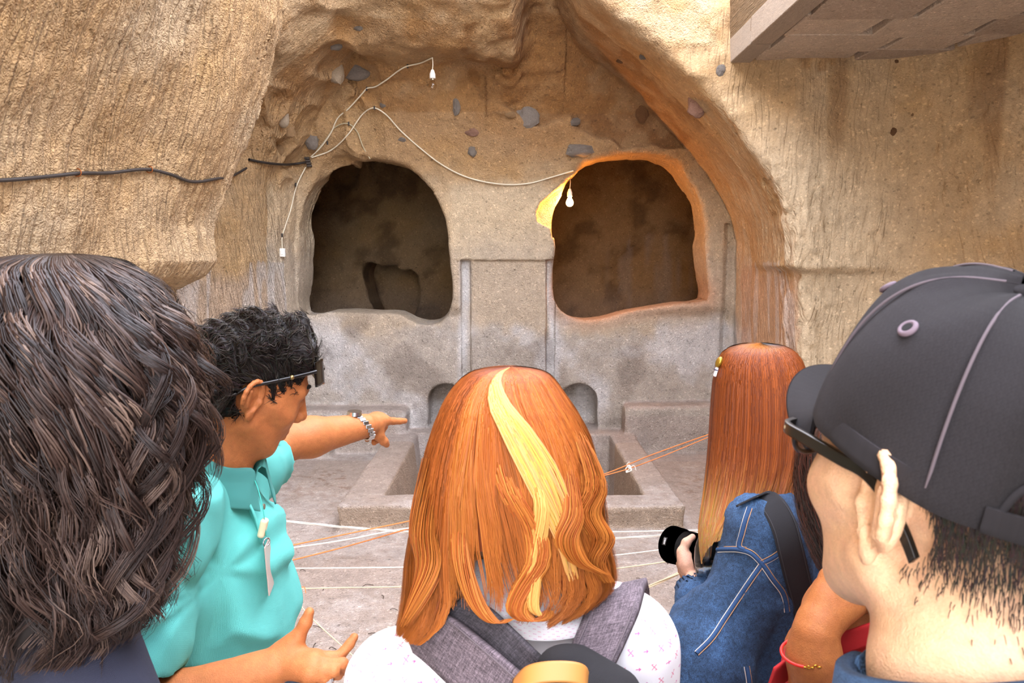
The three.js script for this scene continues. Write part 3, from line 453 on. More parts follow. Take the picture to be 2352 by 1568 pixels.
// heading: yaw from straight away (-z) towards +x, pitch down, roll towards the right shoulder; local axes x = right, y = up, z = backwards
function pose(yaw, pitch = 0, roll = 0) { const R = Math.PI / 180; return new THREE.Quaternion().setFromAxisAngle(V(0, 1, 0), -yaw * R).multiply(new THREE.Quaternion().setFromAxisAngle(V(1, 0, 0), -pitch * R)).multiply(new THREE.Quaternion().setFromAxisAngle(V(0, 0, 1), -roll * R)); }
function frame(c, q, s = 1) { const f = (x, y, z) => V(x * s, y * s, -z * s).applyQuaternion(q).add(c); f.q = q; f.c = c; f.s = s; f.matrix = new THREE.Matrix4().compose(c, q, V(s, s, s)); return f; } // f(right, up, forward)
function headPrims(f, o = {}) {
  const s = f.s, c = (a, b, ra, rb, k = .012) => cap(f(...a), f(...b), ra * s, rb * s, k), e = (a, r, k = .02, q) => ell(f(...a), r.map((v) => v * s), q ? f.q.clone().multiply(q) : f.q, k), P = [];
  P.push(e([0, .03, -.012], [.076, .088, .1]), e([0, .0, .03], [.068, .08, .066], .03), e([0, -.05, .035], [.056, .06, .056], .03));
  for (const S of [-1, 1]) P.push(c([S * .056, -.05, .0], [S * .03, -.09, .055], .02, .016, .02), c([S * .05, -.022, .058], [S * .058, -.01, .03], .018, .018, .02), c([S * .014, .026, .092], [S * .05, .024, .074], .009, .009, .014));
  P.push(c([-.012, -.1, .062], [.012, -.1, .062], .017, .017, .02));
  for (const S of [-1, 1]) P.push(sub(e([S * .031, .004, .098], [.017, .011, .014], .012)));
  for (const S of [-1, 1]) P.push(ball(f(S * .031, .002, .081), .0118 * s, .002));
  P.push(c([0, .018, .092], [0, -.026, .112], .008, .0115, .012)); for (const S of [-1, 1]) P.push(ball(f(S * .012, -.031, .102), .009 * s, .008));
  P.push(c([-.018, -.06, .087], [.018, -.06, .087], .006, .006, .006), c([-.014, -.071, .086], [.014, -.071, .086], .007, .007, .006), sub(c([-.022, -.0655, .096], [.022, -.0655, .096], .002, .002, .003)));
  for (const S of [-1, 1]) earPrims(P, f, S, o.ear ?? 1);
  return P;
}
function earPrims(P, f, S, k) {
  const s = f.s, L = (y, z, x) => f(S * (.0715 + x * k), -.004 + y * k, -.014 + z * k), q = f.q.clone().multiply(new THREE.Quaternion().setFromAxisAngle(V(0, 1, 0), S * .42));
  P.push(ell(L(.003, -.008, .008), [.0075 * s * k, .027 * s * k, .0165 * s * k], q, .006));
  const rim = []; for (let i = 0; i <= 12; i++) { const a = -.9 + i / 12 * 4.5, y = .004 + .0275 * Math.sin(a), z = -.006 + .0165 * Math.cos(a); rim.push(L(y, z, .013 + (-z) * .48 - .001)); }
  for (let i = 1; i < rim.length; i++) P.push(cap(rim[i - 1], rim[i], .0036 * s * k, .0036 * s * k, .003));
  P.push(sub(ell(L(-.002, .0015, .019), [.009 * s * k, .0125 * s * k, .0082 * s * k], q, .004)), sub(ell(L(.013, -.006, .0215), [.006 * s * k, .0065 * s * k, .0068 * s * k], q, .004)));
  P.push(cap(L(-.012, -.011, .016), L(.013, -.013, .018), .0032 * s * k, .0032 * s * k, .004), ball(L(-.004, .0095, .009), .0045 * s * k, .004), ell(L(-.0275, .001, .009), [.0045 * s * k, .0085 * s * k, .0075 * s * k], q, .007));
}
// a hand from its joints: wrist, list of fingers [mcp, pip, dip, tip], thumb [cmc, mcp, ip, tip]; w = scale of thickness
function handPrims(wrist, fingers, thumb, w = 1, k = .006) {
  const P = [], r = [[.0105, .0092, .0082, .007], [.0108, .0094, .0084, .0072], [.0102, .0088, .0078, .0068], [.009, .0078, .007, .006]];
  fingers.forEach((g, i) => P.push(cap(wrist.clone().lerp(g[0], .12), g[0], .0165 * w, .0125 * w, .014)));
  for (let i = 1; i < fingers.length; i++) P.push(cap(wrist.clone().lerp(fingers[i][0], .4).lerp(wrist.clone().lerp(fingers[i - 1][0], .4), .5), fingers[i][0].clone().lerp(fingers[i - 1][0], .5).lerp(wrist, .08), .014 * w, .011 * w, .014));
  P.push(cap(wrist.clone().lerp(thumb[0], .3), thumb[0], .017 * w, .0165 * w, .016), cap(thumb[0], thumb[1], .0165 * w, .0128 * w, .014), cap(thumb[0].clone().lerp(thumb[1], .6), fingers[0][0].clone().lerp(wrist, .45), .009 * w, .011 * w, .016));
  fingers.forEach((g, i) => { for (let j = 1; j < g.length; j++) P.push(cap(g[j - 1], g[j], r[i][j - 1] * w, r[i][j] * w, j === 1 ? k : .003)); });
  for (let j = 2; j < thumb.length; j++) P.push(cap(thumb[j - 1], thumb[j], (j === 2 ? .0118 : .0106) * w, (j === 2 ? .0104 : .0078) * w, .004));
  return P;
}
// a sheet with thickness from a grid of points fn(u, v)
function sheet(fn, nu, nv, th) {
  const P = [], N = []; for (let j = 0; j <= nv; j++) for (let i = 0; i <= nu; i++) { const u = i / nu, v = j / nv, p = fn(u, v), e = 1e-3, a = fn(Math.min(u + e, 1), v).clone().sub(fn(Math.max(u - e, 0), v)), b = fn(u, Math.min(v + e, 1)).clone().sub(fn(u, Math.max(v - e, 0))); P.push(p.clone()); N.push(a.cross(b).normalize()); }
  const W = nu + 1, pos = [], uv = [], idx = [], n = P.length;
  for (const s of [.5, -.5]) P.forEach((p, i) => { pos.push(p.x + N[i].x * th * s, p.y + N[i].y * th * s, p.z + N[i].z * th * s); uv.push((i % W) / nu, Math.floor(i / W) / nv); });
  for (let j = 0; j < nv; j++) for (let i = 0; i < nu; i++) { const a = j * W + i, b = a + 1, c = a + W, d = c + 1; idx.push(a, b, d, a, d, c, a + n, d + n, b + n, a + n, c + n, d + n); }
  const rim = (a, b) => idx.push(a, a + n, b + n, a, b + n, b); for (let i = 0; i < nu; i++) { rim(i, i + 1); rim(nv * W + i + 1, nv * W + i); } for (let j = 0; j < nv; j++) { rim((j + 1) * W, j * W); rim(j * W + nu, (j + 1) * W + nu); }
  const g = new THREE.BufferGeometry(); g.setAttribute('position', new THREE.Float32BufferAttribute(pos, 3)); g.setAttribute('uv', new THREE.Float32BufferAttribute(uv, 2)); g.setIndex(idx); g.computeVertexNormals(); return g;
}
// a band that follows a path; side(t) gives its width direction
function band(pts, side, w, th, seg = 40, uvScale = 1) {
  const c = curve(pts), len = c.getLength(), g = sheet((u, v) => { const p = c.getPoint(v), s = typeof side === 'function' ? side(v) : side, bow = 4 * (u - .5) ** 2; return p.clone().addScaledVector(s, (u - .5) * (typeof w === 'function' ? w(v) : w)); }, 8, seg, th);
  const uv = g.attributes.uv; for (let i = 0; i < uv.count; i++) uv.setXY(i, uv.getX(i) * (typeof w === 'function' ? w(.5) : w) * uvScale, uv.getY(i) * len * uvScale); return g;
}
// many thin three-sided tubes in one geometry: list of { p: [Vector3...], r, c: (t) => rgb }
function strands(list, sides = 3) {
  let nv = 0, ni = 0; for (const s of list) { nv += s.p.length * sides; ni += (s.p.length - 1) * sides * 6; }
  const P = new Float32Array(nv * 3), N = new Float32Array(nv * 3), C = new Float32Array(nv * 3), I = new Uint32Array(ni); let v = 0, o = 0; const T = V(), A = V(), B = V(), up = V(.31, .2, .93).normalize();
  for (const s of list) {
    const n = s.p.length, v0 = v;
    for (let i = 0; i < n; i++) {
      T.copy(s.p[Math.min(i + 1, n - 1)]).sub(s.p[Math.max(i - 1, 0)]).normalize(); A.crossVectors(T, up).normalize(); B.crossVectors(T, A);
      const t = i / (n - 1), r = s.r * (t > .6 ? lerp(1, .3, (t - .6) / .4) : 1), c = s.c(t);
      for (let k = 0; k < sides; k++) { const a = k / sides * Math.PI * 2, ca = Math.cos(a), sa = Math.sin(a), nx = A.x * ca + B.x * sa, ny = A.y * ca + B.y * sa, nz = A.z * ca + B.z * sa, q = v * 3; P[q] = s.p[i].x + nx * r; P[q + 1] = s.p[i].y + ny * r; P[q + 2] = s.p[i].z + nz * r; N[q] = nx; N[q + 1] = ny; N[q + 2] = nz; C[q] = c[0]; C[q + 1] = c[1]; C[q + 2] = c[2]; v++; }
    }
    for (let i = 0; i < n - 1; i++) for (let k = 0; k < sides; k++) { const a = v0 + i * sides + k, b = v0 + i * sides + (k + 1) % sides, c = a + sides, d = b + sides; I[o++] = a; I[o++] = b; I[o++] = d; I[o++] = a; I[o++] = d; I[o++] = c; }
  }
  const g = new THREE.BufferGeometry(); g.setAttribute('position', new THREE.BufferAttribute(P, 3)); g.setAttribute('normal', new THREE.BufferAttribute(N, 3)); g.setAttribute('color', new THREE.BufferAttribute(C, 3)); g.setAttribute('uv', new THREE.BufferAttribute(new Float32Array(nv * 2), 2)); g.setIndex(new THREE.BufferAttribute(I, 1)); return g;
}
// long hair: each strand a narrow curved ribbon lying on the head, its normals splayed like those of a round hair
function ribbons(list, centre) {
  let nv = 0, ni = 0; for (const s of list) { nv += s.p.length * 2; ni += (s.p.length - 1) * 6; }
  const P = new Float32Array(nv * 3), N = new Float32Array(nv * 3), C = new Float32Array(nv * 3), I = new Uint32Array(ni); let v = 0, o = 0; const T = V(), A = V(), B = V(), up = V();
  for (const s of list) {
    const n = s.p.length, v0 = v;
    for (let i = 0; i < n; i++) {
      T.copy(s.p[Math.min(i + 1, n - 1)]).sub(s.p[Math.max(i - 1, 0)]).normalize(); up.copy(s.p[i]).sub(centre); up.y *= up.y > 0 ? 1 : 0; up.normalize(); A.crossVectors(T, up).normalize(); B.crossVectors(A, T);
      const t = i / (n - 1), r = s.r * 1.15 * (t > .6 ? lerp(1, .25, (t - .6) / .4) : 1), c = s.c(t);
      for (const k of [-1, 1]) { const q = v * 3; P[q] = s.p[i].x + A.x * r * k; P[q + 1] = s.p[i].y + A.y * r * k; P[q + 2] = s.p[i].z + A.z * r * k; N[q] = B.x * .75 + A.x * k * .66; N[q + 1] = B.y * .75 + A.y * k * .66; N[q + 2] = B.z * .75 + A.z * k * .66; C[q] = c[0]; C[q + 1] = c[1]; C[q + 2] = c[2]; v++; }
    }
    for (let i = 0; i < n - 1; i++) { const a = v0 + i * 2; I[o++] = a; I[o++] = a + 1; I[o++] = a + 3; I[o++] = a; I[o++] = a + 3; I[o++] = a + 2; }
  }
  const g = new THREE.BufferGeometry(); g.setAttribute('position', new THREE.BufferAttribute(P, 3)); g.setAttribute('normal', new THREE.BufferAttribute(N, 3)); g.setAttribute('color', new THREE.BufferAttribute(C, 3)); g.setAttribute('uv', new THREE.BufferAttribute(new Float32Array(nv * 2), 2)); g.setIndex(new THREE.BufferAttribute(I, 1)); return g;
}
// long hair as a body of revolution-like rows [py, left px, right px, D, half depth]; S(a, s, rho): a = 0 nearest the camera, s = 0 crown .. 1 lowest row
function hairBody(rows) {
  const R = rows.map(([py, xl, xr, d, hd]) => { const a = at(xl, py, d), b = at(xr, py, d); return { c: a.clone().lerp(b, .5), hw: (b.x - a.x) / 2, hd }; }), n = R.length - 1;
  const cr = (p0, p1, p2, p3, t) => .5 * (2 * p1 + (p2 - p0) * t + (2 * p0 - 5 * p1 + 4 * p2 - p3) * t * t + (3 * p1 - p0 - 3 * p2 + p3) * t * t * t);
  return (a, s, rho = 1) => { const u = clamp(s, 0, 1) * n, i = Math.min(Math.floor(u), n - 1), t = u - i, q = (k) => R[clamp(i + k, 0, n)], g = (h) => cr(h(q(-1)), h(q(0)), h(q(1)), h(q(2)), t); const hw = Math.max(g((r) => r.hw), .001) * rho, hd = Math.max(g((r) => r.hd), .001) * rho; return V(g((r) => r.c.x) + hw * Math.sin(a), g((r) => r.c.y), g((r) => r.c.z) + hd * Math.cos(a)); };
}
function hairShell(S, rho, s1, colorFn, na = 56, ns = 40) {
  const pos = [], col = [], idx = [], W = na + 1; for (let j = 0; j <= ns; j++) for (let i = 0; i <= na; i++) { const a = (i / na * 2 - 1) * Math.PI, s = j / ns * (typeof s1 === 'function' ? s1(a) : s1), k = rho * (1 + .03 * vn(a * 4, s * 6, 3)), p = S(a, s, k); pos.push(p.x, p.y, p.z); col.push(...colorFn(a, s)); }
  for (let j = 0; j < ns; j++) for (let i = 0; i < na; i++) { const a = j * W + i, b = a + 1, c = a + W, d = c + 1; idx.push(a, d, b, a, c, d); }
  const g = new THREE.BufferGeometry(); g.setAttribute('position', new THREE.Float32BufferAttribute(pos, 3)); g.setAttribute('color', new THREE.Float32BufferAttribute(col, 3)); g.setAttribute('uv', new THREE.Float32BufferAttribute(new Float32Array(pos.length / 3 * 2), 2)); g.setIndex(idx); g.computeVertexNormals(); return g;
}
const hairMat = (rough = .42, spec = .7) => new THREE.MeshPhysicalMaterial({ color: 0xffffff, vertexColors: true, roughness: rough, specularIntensity: spec, side: THREE.DoubleSide });
// cloth textures
const twill = texture(256, (u, v, o) => { const t = .5 + .5 * Math.sin((u + v) * Math.PI * 2 * 40), n = tn(u, v, 64, 5), m = tn(u, v, 12, 6), k = .62 + .22 * t * (.7 + .3 * n) + .16 * n + .1 * m; o[0] = k * .98; o[1] = k; o[2] = k * 1.02; }, { srgb: true, repeat: 1 / .055 });
const twillBump = texture(256, (u, v, o) => { const t = .5 + .5 * Math.sin((u + v) * Math.PI * 2 * 40); o[0] = o[1] = o[2] = t * .7 + .15 * tn(u, v, 64, 5) + .15; }, { repeat: 1 / .055 });
const knit = texture(128, (u, v, o) => { const t = .5 + .25 * Math.sin(u * Math.PI * 2 * 24) + .25 * Math.sin(v * Math.PI * 2 * 24 + Math.PI * Math.floor(u * 24)); o[0] = o[1] = o[2] = t; }, { repeat: 1 / .03 });
const heather = texture(256, (u, v, o) => { const k = .72 + .16 * tn(u, v, 128, 2) + .14 * an(u, v, 128, 12, 3) + .14 * an(u, v, 12, 128, 4); o[0] = k; o[1] = k * .97; o[2] = k; }, { srgb: true, repeat: 1 / .12 });
const weave = texture(128, (u, v, o) => { o[0] = o[1] = o[2] = .5 + .5 * Math.sin(u * Math.PI * 64) * Math.sin(v * Math.PI * 64); }, { repeat: 1 / .05 });
const skinTone = texture(256, (u, v, o) => { const k = .95 + .035 * tn(u, v, 120, 8) + .035 * tn(u, v, 20, 9); o[0] = k; o[1] = k * (.99 + .012 * tn(u, v, 14, 3)); o[2] = k * .99; }, { srgb: true, repeat: 1 / .12 });
const skinBump = texture(256, (u, v, o) => { o[0] = o[1] = o[2] = .5 + .22 * tn(u, v, 128, 18) + .2 * tn(u, v, 51, 19); }, { repeat: 1 / .06 });
const skin = (c) => phys(c, .55, { map: skinTone, bumpMap: skinBump, bumpScale: .0006, specularIntensity: .6 });
// legs, shoes and trousers below the picture: hips -> ankles, standing on the floor
function legs(person, P, hips, q, cloth, shoeMat, skirt) {
  const f = (x, y, z) => V(x, y, -z).applyQuaternion(q), T = [];
  T.push(ell(hips.clone(), [.165, .13, .12], q, .04));
  for (const S of [-1, 1]) {
    const hip = hips.clone().add(f(S * .09, -.05, 0)), knee = V(hip.x, .5, hip.z).add(f(S * .01, 0, .02)), ank = V(hip.x, .09, hip.z).add(f(S * .015, 0, -.02)), toe = V(ank.x, .045, ank.z).add(f(S * .02, 0, .15)), heel = V(ank.x, .04, ank.z).add(f(0, 0, -.04));
    P.push(cap(hip, knee, .08, .055, .03), cap(knee, ank, .052, .036, .02), cap(ank, toe.clone().setY(.04), .034, .026, .02));
    T.push(cap(hip, knee, .098, .074, .04), cap(knee, ank.clone().setY(.12), .073, .065, .03));
    const s = field([cap(heel, toe, .04, .036, .01), cap(ank, ank.clone().add(f(0, -.03, .02)), .045, .045, .03)], (d, x, y) => Math.max(d, -y));
    mesh('shoe', under(toGeometry(polygonize(s, ...box([heel, toe, ank], .07), .012, { local: s.local, slack: .02 })), person), shoeMat, person);
  }
  const t = field(T, (d, x, y, z) => Math.max(d + .006 * fbm(x * 9, y * 5, z * 9, 2), hips.y - 9, .085 - y));
  mesh('trousers', under(toGeometry(polygonize(t, ...box([hips.clone().setY(.05), hips.clone().add(V(0, .1, 0))], .24), .016, { local: t.local, slack: .03 })), person), cloth, person);
}
// ================================================================ man in the teal polo shirt, pointing
{
  const t = thing('person', 'man in a teal polo shirt pointing at the wine press with his far arm', 'person', V(-.54, 0, -1.42));
  const sk = skin('#bd7443'), teal = std('#66cac0', .85, { bumpMap: knit, bumpScale: .0012 });
  const H = frame(at(574, 890, 1.45), pose(54, 20, 8), 1.0), q = pose(102, 8), neck = at(500, 1062, 1.43), hips = V(-.53, .93, -1.42);
  const chest = at(490, 1345, 1.42), sR = at(408, 1170, 1.26), sL = at(560, 1100, 1.6);
  const eR = at(262, 1668, 1.14), wR = at(630, 1530, 1.19), eL = at(640, 1018, 1.76), wL = at(838, 978, 1.95);
  const P = headPrims(H, { ear: 1.08 });
  P.push(cap(H(0, -.04, -.02), neck, .056, .06, .03), cap(neck, chest.clone().lerp(neck, .5), .05, .05, .02));
  const torso = [ell(chest, [.14, .17, .09], q, .03), ell(chest.clone().lerp(hips, .5), [.125, .22, .09], q, .03), ell(hips, [.13, .12, .09], q, .03), cap(neck.clone().add(V(0, -.13, 0)), sR.clone().add(V(0, -.02, 0)), .03, .036, .02), cap(neck.clone().add(V(0, -.13, 0)), sL, .03, .04, .02)];
  const armR = [cap(sR, eR, .038, .043, .03), cap(eR, eR.clone().lerp(wR, .35), .043, .046, .02), cap(eR.clone().lerp(wR, .35), wR, .046, .029, .02)], armL = [cap(sL, eL, .05, .043, .03), cap(eL, eL.clone().lerp(wL, .35), .044, .045, .02), cap(eL.clone().lerp(wL, .35), wL, .045, .03, .02)];
  const A = (x, y, d) => at(600 + x / 7.54, 1360 + y / 7.54, d), B = (x, y, d) => at(740 + x / 9.8, 900 + y / 9.8, d);
  const handR = handPrims(wR.clone().lerp(A(450, 1150, 1.2), .6), [[A(930, 1120, 1.19), A(1350, 1110, 1.2), A(1530, 900, 1.21), A(1610, 775, 1.215)], [A(940, 1230, 1.175), A(1410, 1230, 1.18), A(1400, 1345, 1.2), A(1330, 1330, 1.225)], [A(900, 1340, 1.165), A(1260, 1370, 1.165), A(1330, 1430, 1.19), A(1250, 1440, 1.215)], [A(850, 1440, 1.16), A(1120, 1480, 1.165), A(1180, 1530, 1.19), A(1120, 1530, 1.21)]], [A(420, 1020, 1.2), A(640, 760, 1.2), A(770, 520, 1.2), A(835, 340, 1.2)], .94);
  const handL = handPrims(wL.clone().lerp(B(1150, 740, 1.99), .3), [[B(1420, 650, 2.03), B(1600, 655, 2.06), B(1740, 655, 2.08), B(1860, 650, 2.1)], [B(1350, 600, 2.05), B(1390, 780, 2.09), B(1300, 960, 2.07), B(1230, 1100, 2.03)], [B(1260, 580, 2.06), B(1270, 800, 2.1), B(1200, 1000, 2.07), B(1170, 1140, 2.02)], [B(1150, 590, 2.06), B(1130, 800, 2.1), B(1060, 950, 2.07), B(1010, 1070, 2.02)]], [B(1170, 830, 2.0), B(1280, 980, 2.0), B(1390, 1110, 2.01), B(1450, 1180, 2.02)], 1.06);
  P.push(...torso, ...armR, ...armL, ...handR, ...handL);
  legs(t, P, hips, q, std('#3b4552', .9, { map: twill }), std('#4a3a2c', .6));
  const f = field(P), hb = box([H.c], .16), rb = box([wR, A(1610, 700, 1.2), A(850, 290, 1.2), A(1200, 1600, 1.2)], .035), lb = box([wL, B(1900, 650, 2.1), B(1150, 590, 2.06), B(1450, 1200, 2.02)], .04);
  mesh('body', under(bodyGeometry(f, box([H.c, hips.clone().setY(0), eR, wR, wL, sL, sR, A(1610, 700, 1.2)], .2), .012, [[...hb, .0034], [...rb, .0034], [...lb, .0036]]), t), sk, t);
  // the shirt: a body and two short sleeves, open where the neck and arms come out
  const cuffR = sR.clone().lerp(eR, .74), cuffL = sL.clone().lerp(eL, .6);
  const S = [ell(chest, [.17, .205, .118], q, .05), ell(chest.clone().lerp(hips, .5), [.16, .25, .122], q, .06), ell(hips.clone().add(V(-.01, -.02, 0)), [.175, .16, .12], q, .05), cap(neck.clone().add(V(0, -.105, 0)), sR, .05, .06, .03), cap(neck.clone().add(V(0, -.105, 0)), sL, .05, .058, .03), cap(sR, cuffR, .064, .084, .03), cap(sL, cuffL, .06, .066, .035)];
  const axR = eR.clone().sub(sR).normalize(), axL = eL.clone().sub(sL).normalize(), inner = field([...armR, ...armL, cap(H(0, -.04, -.02), neck, .058, .064, .03)]);
  const sf = field(S, (d, x, y, z) => {
    const u = (x - sR.x) * axR.x + (y - sR.y) * axR.y + (z - sR.z) * axR.z, v = (x - sL.x) * axL.x + (y - sL.y) * axL.y + (z - sL.z) * axL.z;
    { const ax = x - sR.x - .05, ay = y - sR.y + .12, rr = Math.hypot(ax, ay), an2 = Math.atan2(ay, ax); d += .008 * Math.sin(an2 * 7 + 2.5 * vn(x * 6, y * 6, z * 6)) * Math.exp(-((rr - .12) ** 2) / .006); }
    d += .011 * vn(x * 11 + y * 14, y * 6 - x * 11, z * 12) + .01 * Math.abs(vn(x * 16 + y * 13, y * 6 - x * 8, z * 12)) + .003 * vn(x * 30, y * 14 + x * 14, z * 30);
    const far = Math.hypot(x - cuffR.x, y - cuffR.y, z - cuffR.z); if (far < .12) d = Math.max(d, u - sR.distanceTo(cuffR) + .004 * vn(x * 30, y * 30, z * 30));
    if (Math.hypot(x - cuffL.x, y - cuffL.y, z - cuffL.z) < .11) d = Math.max(d, v - sL.distanceTo(cuffL));
    d = Math.max(d, -(inner(x, y, z) - .005), hips.y - .14 - y);
    return Math.max(d, (y - neck.y) + .3 * (x - neck.x) - .012);
  });
  const shirt = mesh('polo_shirt', under(bodyGeometry(sf, box([sR, sL, cuffR, cuffL, hips], .2), .0075), t), teal, t);
  // collar, placket, buttons
  const cq = pose(100, 14), cp = (a, out, up) => V(Math.sin(a) * (.066 + out), up - .012 * Math.cos(a), -Math.cos(a) * (.07 + out)).applyQuaternion(cq).add(neck);
  const prof = [[-.002, -.03], [0, .02], [.004, .03], [.010, .03], [.017, .012], [.028, -.014], [.034, -.026]];
  mesh('collar', under(sheet((u, v) => { const a = .28 + u * (Math.PI * 2 - .56), w = v * 6, i = Math.min(Math.floor(w), 5), m = w - i; const tip = Math.pow(Math.abs(2 * u - 1), 6); return cp(a, lerp(prof[i][0], prof[i + 1][0], m) + .012 * tip * v, lerp(prof[i][1], prof[i + 1][1], m) - .016 * tip * v + .003 * Math.sin(a * 5)); }, 56, 24, .0028), t), teal, shirt);
  const pl = [at(548, 1118, 1.40), at(566, 1150, 1.385), at(580, 1180, 1.375), at(590, 1215, 1.37), at(595, 1245, 1.37)];
  mesh('placket', under(band(pl, V(.5, .1, .8).normalize(), .032, .004, 20, 1), t), teal, shirt);
  for (const p of [at(606, 1163, 1.37), at(608, 1203, 1.37)]) mesh('button', under(new THREE.CylinderGeometry(.005, .005, .003, 14).rotateZ(Math.PI / 2).translate(p.x, p.y, p.z), t), std('#6f6a58', .4), shirt);
  // short dark wavy hair
  const r = rng(5), hairP = [ell(H(0, .036, -.014), [.083, .093, .107], H.q, .02), ell(H(0, .0, -.045), [.076, .075, .075], H.q, .03), ell(H(0, .075, .035), [.066, .055, .058], H.q, .03)];
  for (const [x, y, z, rr] of [[.03, .125, .02, .02], [-.03, .122, .0, .022], [.02, .118, -.04, .022], [.05, .1, -.02, .02], [0, .13, .045, .018], [.045, .105, .05, .017]]) hairP.push(ball(H(x, y, z), rr, .03));
  const hf = field(hairP, (d, x, y, z) => { const p = V(x, y, z).sub(H.c).applyQuaternion(H.q.clone().invert()); const X = p.x, Y = p.y, Z = -p.z; // right, up, forward
    d += .004 * vn(X * 45, Y * 45, Z * 45) + .005 * Math.sin((Z * 1.2 + Y + .3 * vn(X * 20, Y * 20, Z * 20) * .1) * 190) * .6;
    const face = Math.max(Z - .058 - .35 * Math.max(0, Y - .03), .0 - (Z - .0) * 0); // in front of the hairline
    const faceCut = smax(.03 - Y + .6 * (Z - .05), -1, .001) ; let cut = Math.min(Z - .062 - .4 * Math.max(0, Y - .04), 1);
    if (Y > .07) cut = -1;
    const low = (-.005 - Y) + (Z > -.02 ? (Z + .02) * 1.1 : (Z + .02) * .9);          // below: round the ear, down to the nape
    const ear = .034 - Math.hypot(Y + .004, (Z + .016) * 1.05);
    return Math.max(d, cut, Y < .0 ? Math.min(low - .028, 1) : -1, Math.abs(X) > .05 && Y < .035 ? Math.max(ear, -1) : -1, Y < -.075 ? .02 : -1);
  });
  const hg = polygonize(hf, ...box([H.c], .18), .0042, { local: hf.local, slack: .02 });
  const base = toGeometry(hg, { color: (x, y, z, a, b, c, o) => { o[0] = .012; o[1] = .009; o[2] = .008; } }), L = [];
  for (let k = 0; k < 5200; k++) { const i = Math.floor(r() * hg.pos.length / 3) * 3, p = V(hg.pos[i], hg.pos[i + 1], hg.pos[i + 2]), n = V(hg.nor[i], hg.nor[i + 1], hg.nor[i + 2]); const lp = p.clone().sub(H.c).applyQuaternion(H.q.clone().invert());
    if (lp.z < -.05 && lp.y < .02) continue;
    const flow = V(.25, -.15 - .5 * sstep(.06, -.05, lp.y), .75).applyQuaternion(H.q).addScaledVector(V(vn(p.x * 22, p.y * 22, p.z * 22), vn(p.x * 22 + 9, p.y * 22, p.z * 22), vn(p.x * 22, p.y * 22 + 9, p.z * 22)), 1.3); flow.addScaledVector(n, -flow.dot(n)).normalize(); const side = n.clone().cross(flow);
    const len = .018 + .018 * r(), pts = []; for (let j = 0; j <= 6; j++) { const s = j / 6; pts.push(p.clone().addScaledVector(flow, (s - .25) * len).addScaledVector(n, .0035 * Math.sin(s * 3.0) - .0015).addScaledVector(side, .004 * Math.sin(s * 5 + vn(p.x * 40, p.y * 40, p.z * 40) * 4))); }
    const c = r() < .1 ? [.06, .05, .04] : [.014 + .012 * r(), .011 + .008 * r(), .009 + .006 * r()]; L.push({ p: pts, r: .0007, c: () => c }); }
  mesh('hair', under(mergeGeometries([base, strands(L)]), t), hairMat(.42, .35), t);
  for (const S of [-1, 1]) mesh('eyebrow', under(tube([H(S * .012, .03, .1), H(S * .03, .036, .094), H(S * .05, .03, .077)], .0042, 10, 6), t), std('#17100c', .7), t);
  // things he wears and carries
  const g = thing('sunglasses', 'black sunglasses pushed up on the head of the pointing man', 'sunglasses', H(0, .08, .1));
  const bk = phys('#14110f', .25);
  for (const S of [-1, 1]) { mesh('lens', under(sheet((u, v) => { const a = S * (.012 + u * .058); return H(a, .048 + v * .042 - .004 * Math.cos(u * 6), .112 - a * a * 7.5 - (v - .5) * .02 + .004); }, 12, 8, .003), g), phys('#0a0909', .12), g); mesh('temple', under(tube([H(S * .072, .072, .078), H(S * .084, .055, .04), H(S * .088, .035, .0), H(S * .086, .018, -.03), H(S * .082, -.005, -.052)], .0035, 24, 8), g), bk, g); mesh('hinge', under(new THREE.SphereGeometry(.0045, 10, 8).translate(...H(S * .086, .052, .033).toArray()), g), std('#a58a5a', .3, { metalness: .9 }), g); }
  mesh('bridge', under(tube([H(-.012, .072, .116), H(0, .076, .118), H(.012, .072, .116)], .003, 8, 8), g), bk, g);
  const dir = wL.clone().sub(eL).normalize(), wc = wL.clone().addScaledVector(dir, -.012), w = thing('wristwatch', 'steel link watch on the wrist of the pointing arm', 'watch', wc);
  const e1 = V(0, 1, 0).addScaledVector(dir, -dir.y).normalize(), e2 = dir.clone().cross(e1), steel = std('#c9ccd0', .22, { metalness: 1 });
  for (let i = 0; i < 22; i++) { const a = i / 22 * Math.PI * 2, o = e1.clone().multiplyScalar(Math.cos(a) * .0345).addScaledVector(e2, Math.sin(a) * .0325).addScaledVector(dir, -.022 * Math.cos(a)); const l = new RoundedBoxGeometry(.0092, .004, .017, 2, .0014); const n = e1.clone().multiplyScalar(Math.cos(a)).addScaledVector(e2, Math.sin(a)).normalize(); l.applyMatrix4(new THREE.Matrix4().makeBasis(n.clone().cross(dir), n, dir).setPosition(o)); mesh('link', l, steel, w); }
  const face = new THREE.CylinderGeometry(.017, .018, .009, 28); { const a = Math.PI * .03, n = e1.clone().multiplyScalar(Math.cos(a)).addScaledVector(e2, Math.sin(a)); face.applyMatrix4(new THREE.Matrix4().makeBasis(n.clone().cross(dir), n, dir).setPosition(n.clone().multiplyScalar(.038).addScaledVector(dir, -.022))); } mesh('watch_case', face, steel, w);
  const rp = A(1235, 1425, 1.172), ring = thing('ring', 'silver ring on a curled finger of the open hand', 'ring', rp); mesh('band', new THREE.TorusGeometry(.0088, .0024, 10, 26).scale(1, 1, 1.5).applyQuaternion(new THREE.Quaternion().setFromUnitVectors(V(0, 0, 1), A(1260, 1370, 1.165).sub(A(900, 1340, 1.165)).normalize())), steel, ring); mesh('bezel', new RoundedBoxGeometry(.012, .016, .005, 2, .002).translate(-.004, -.003, .011), steel, ring);
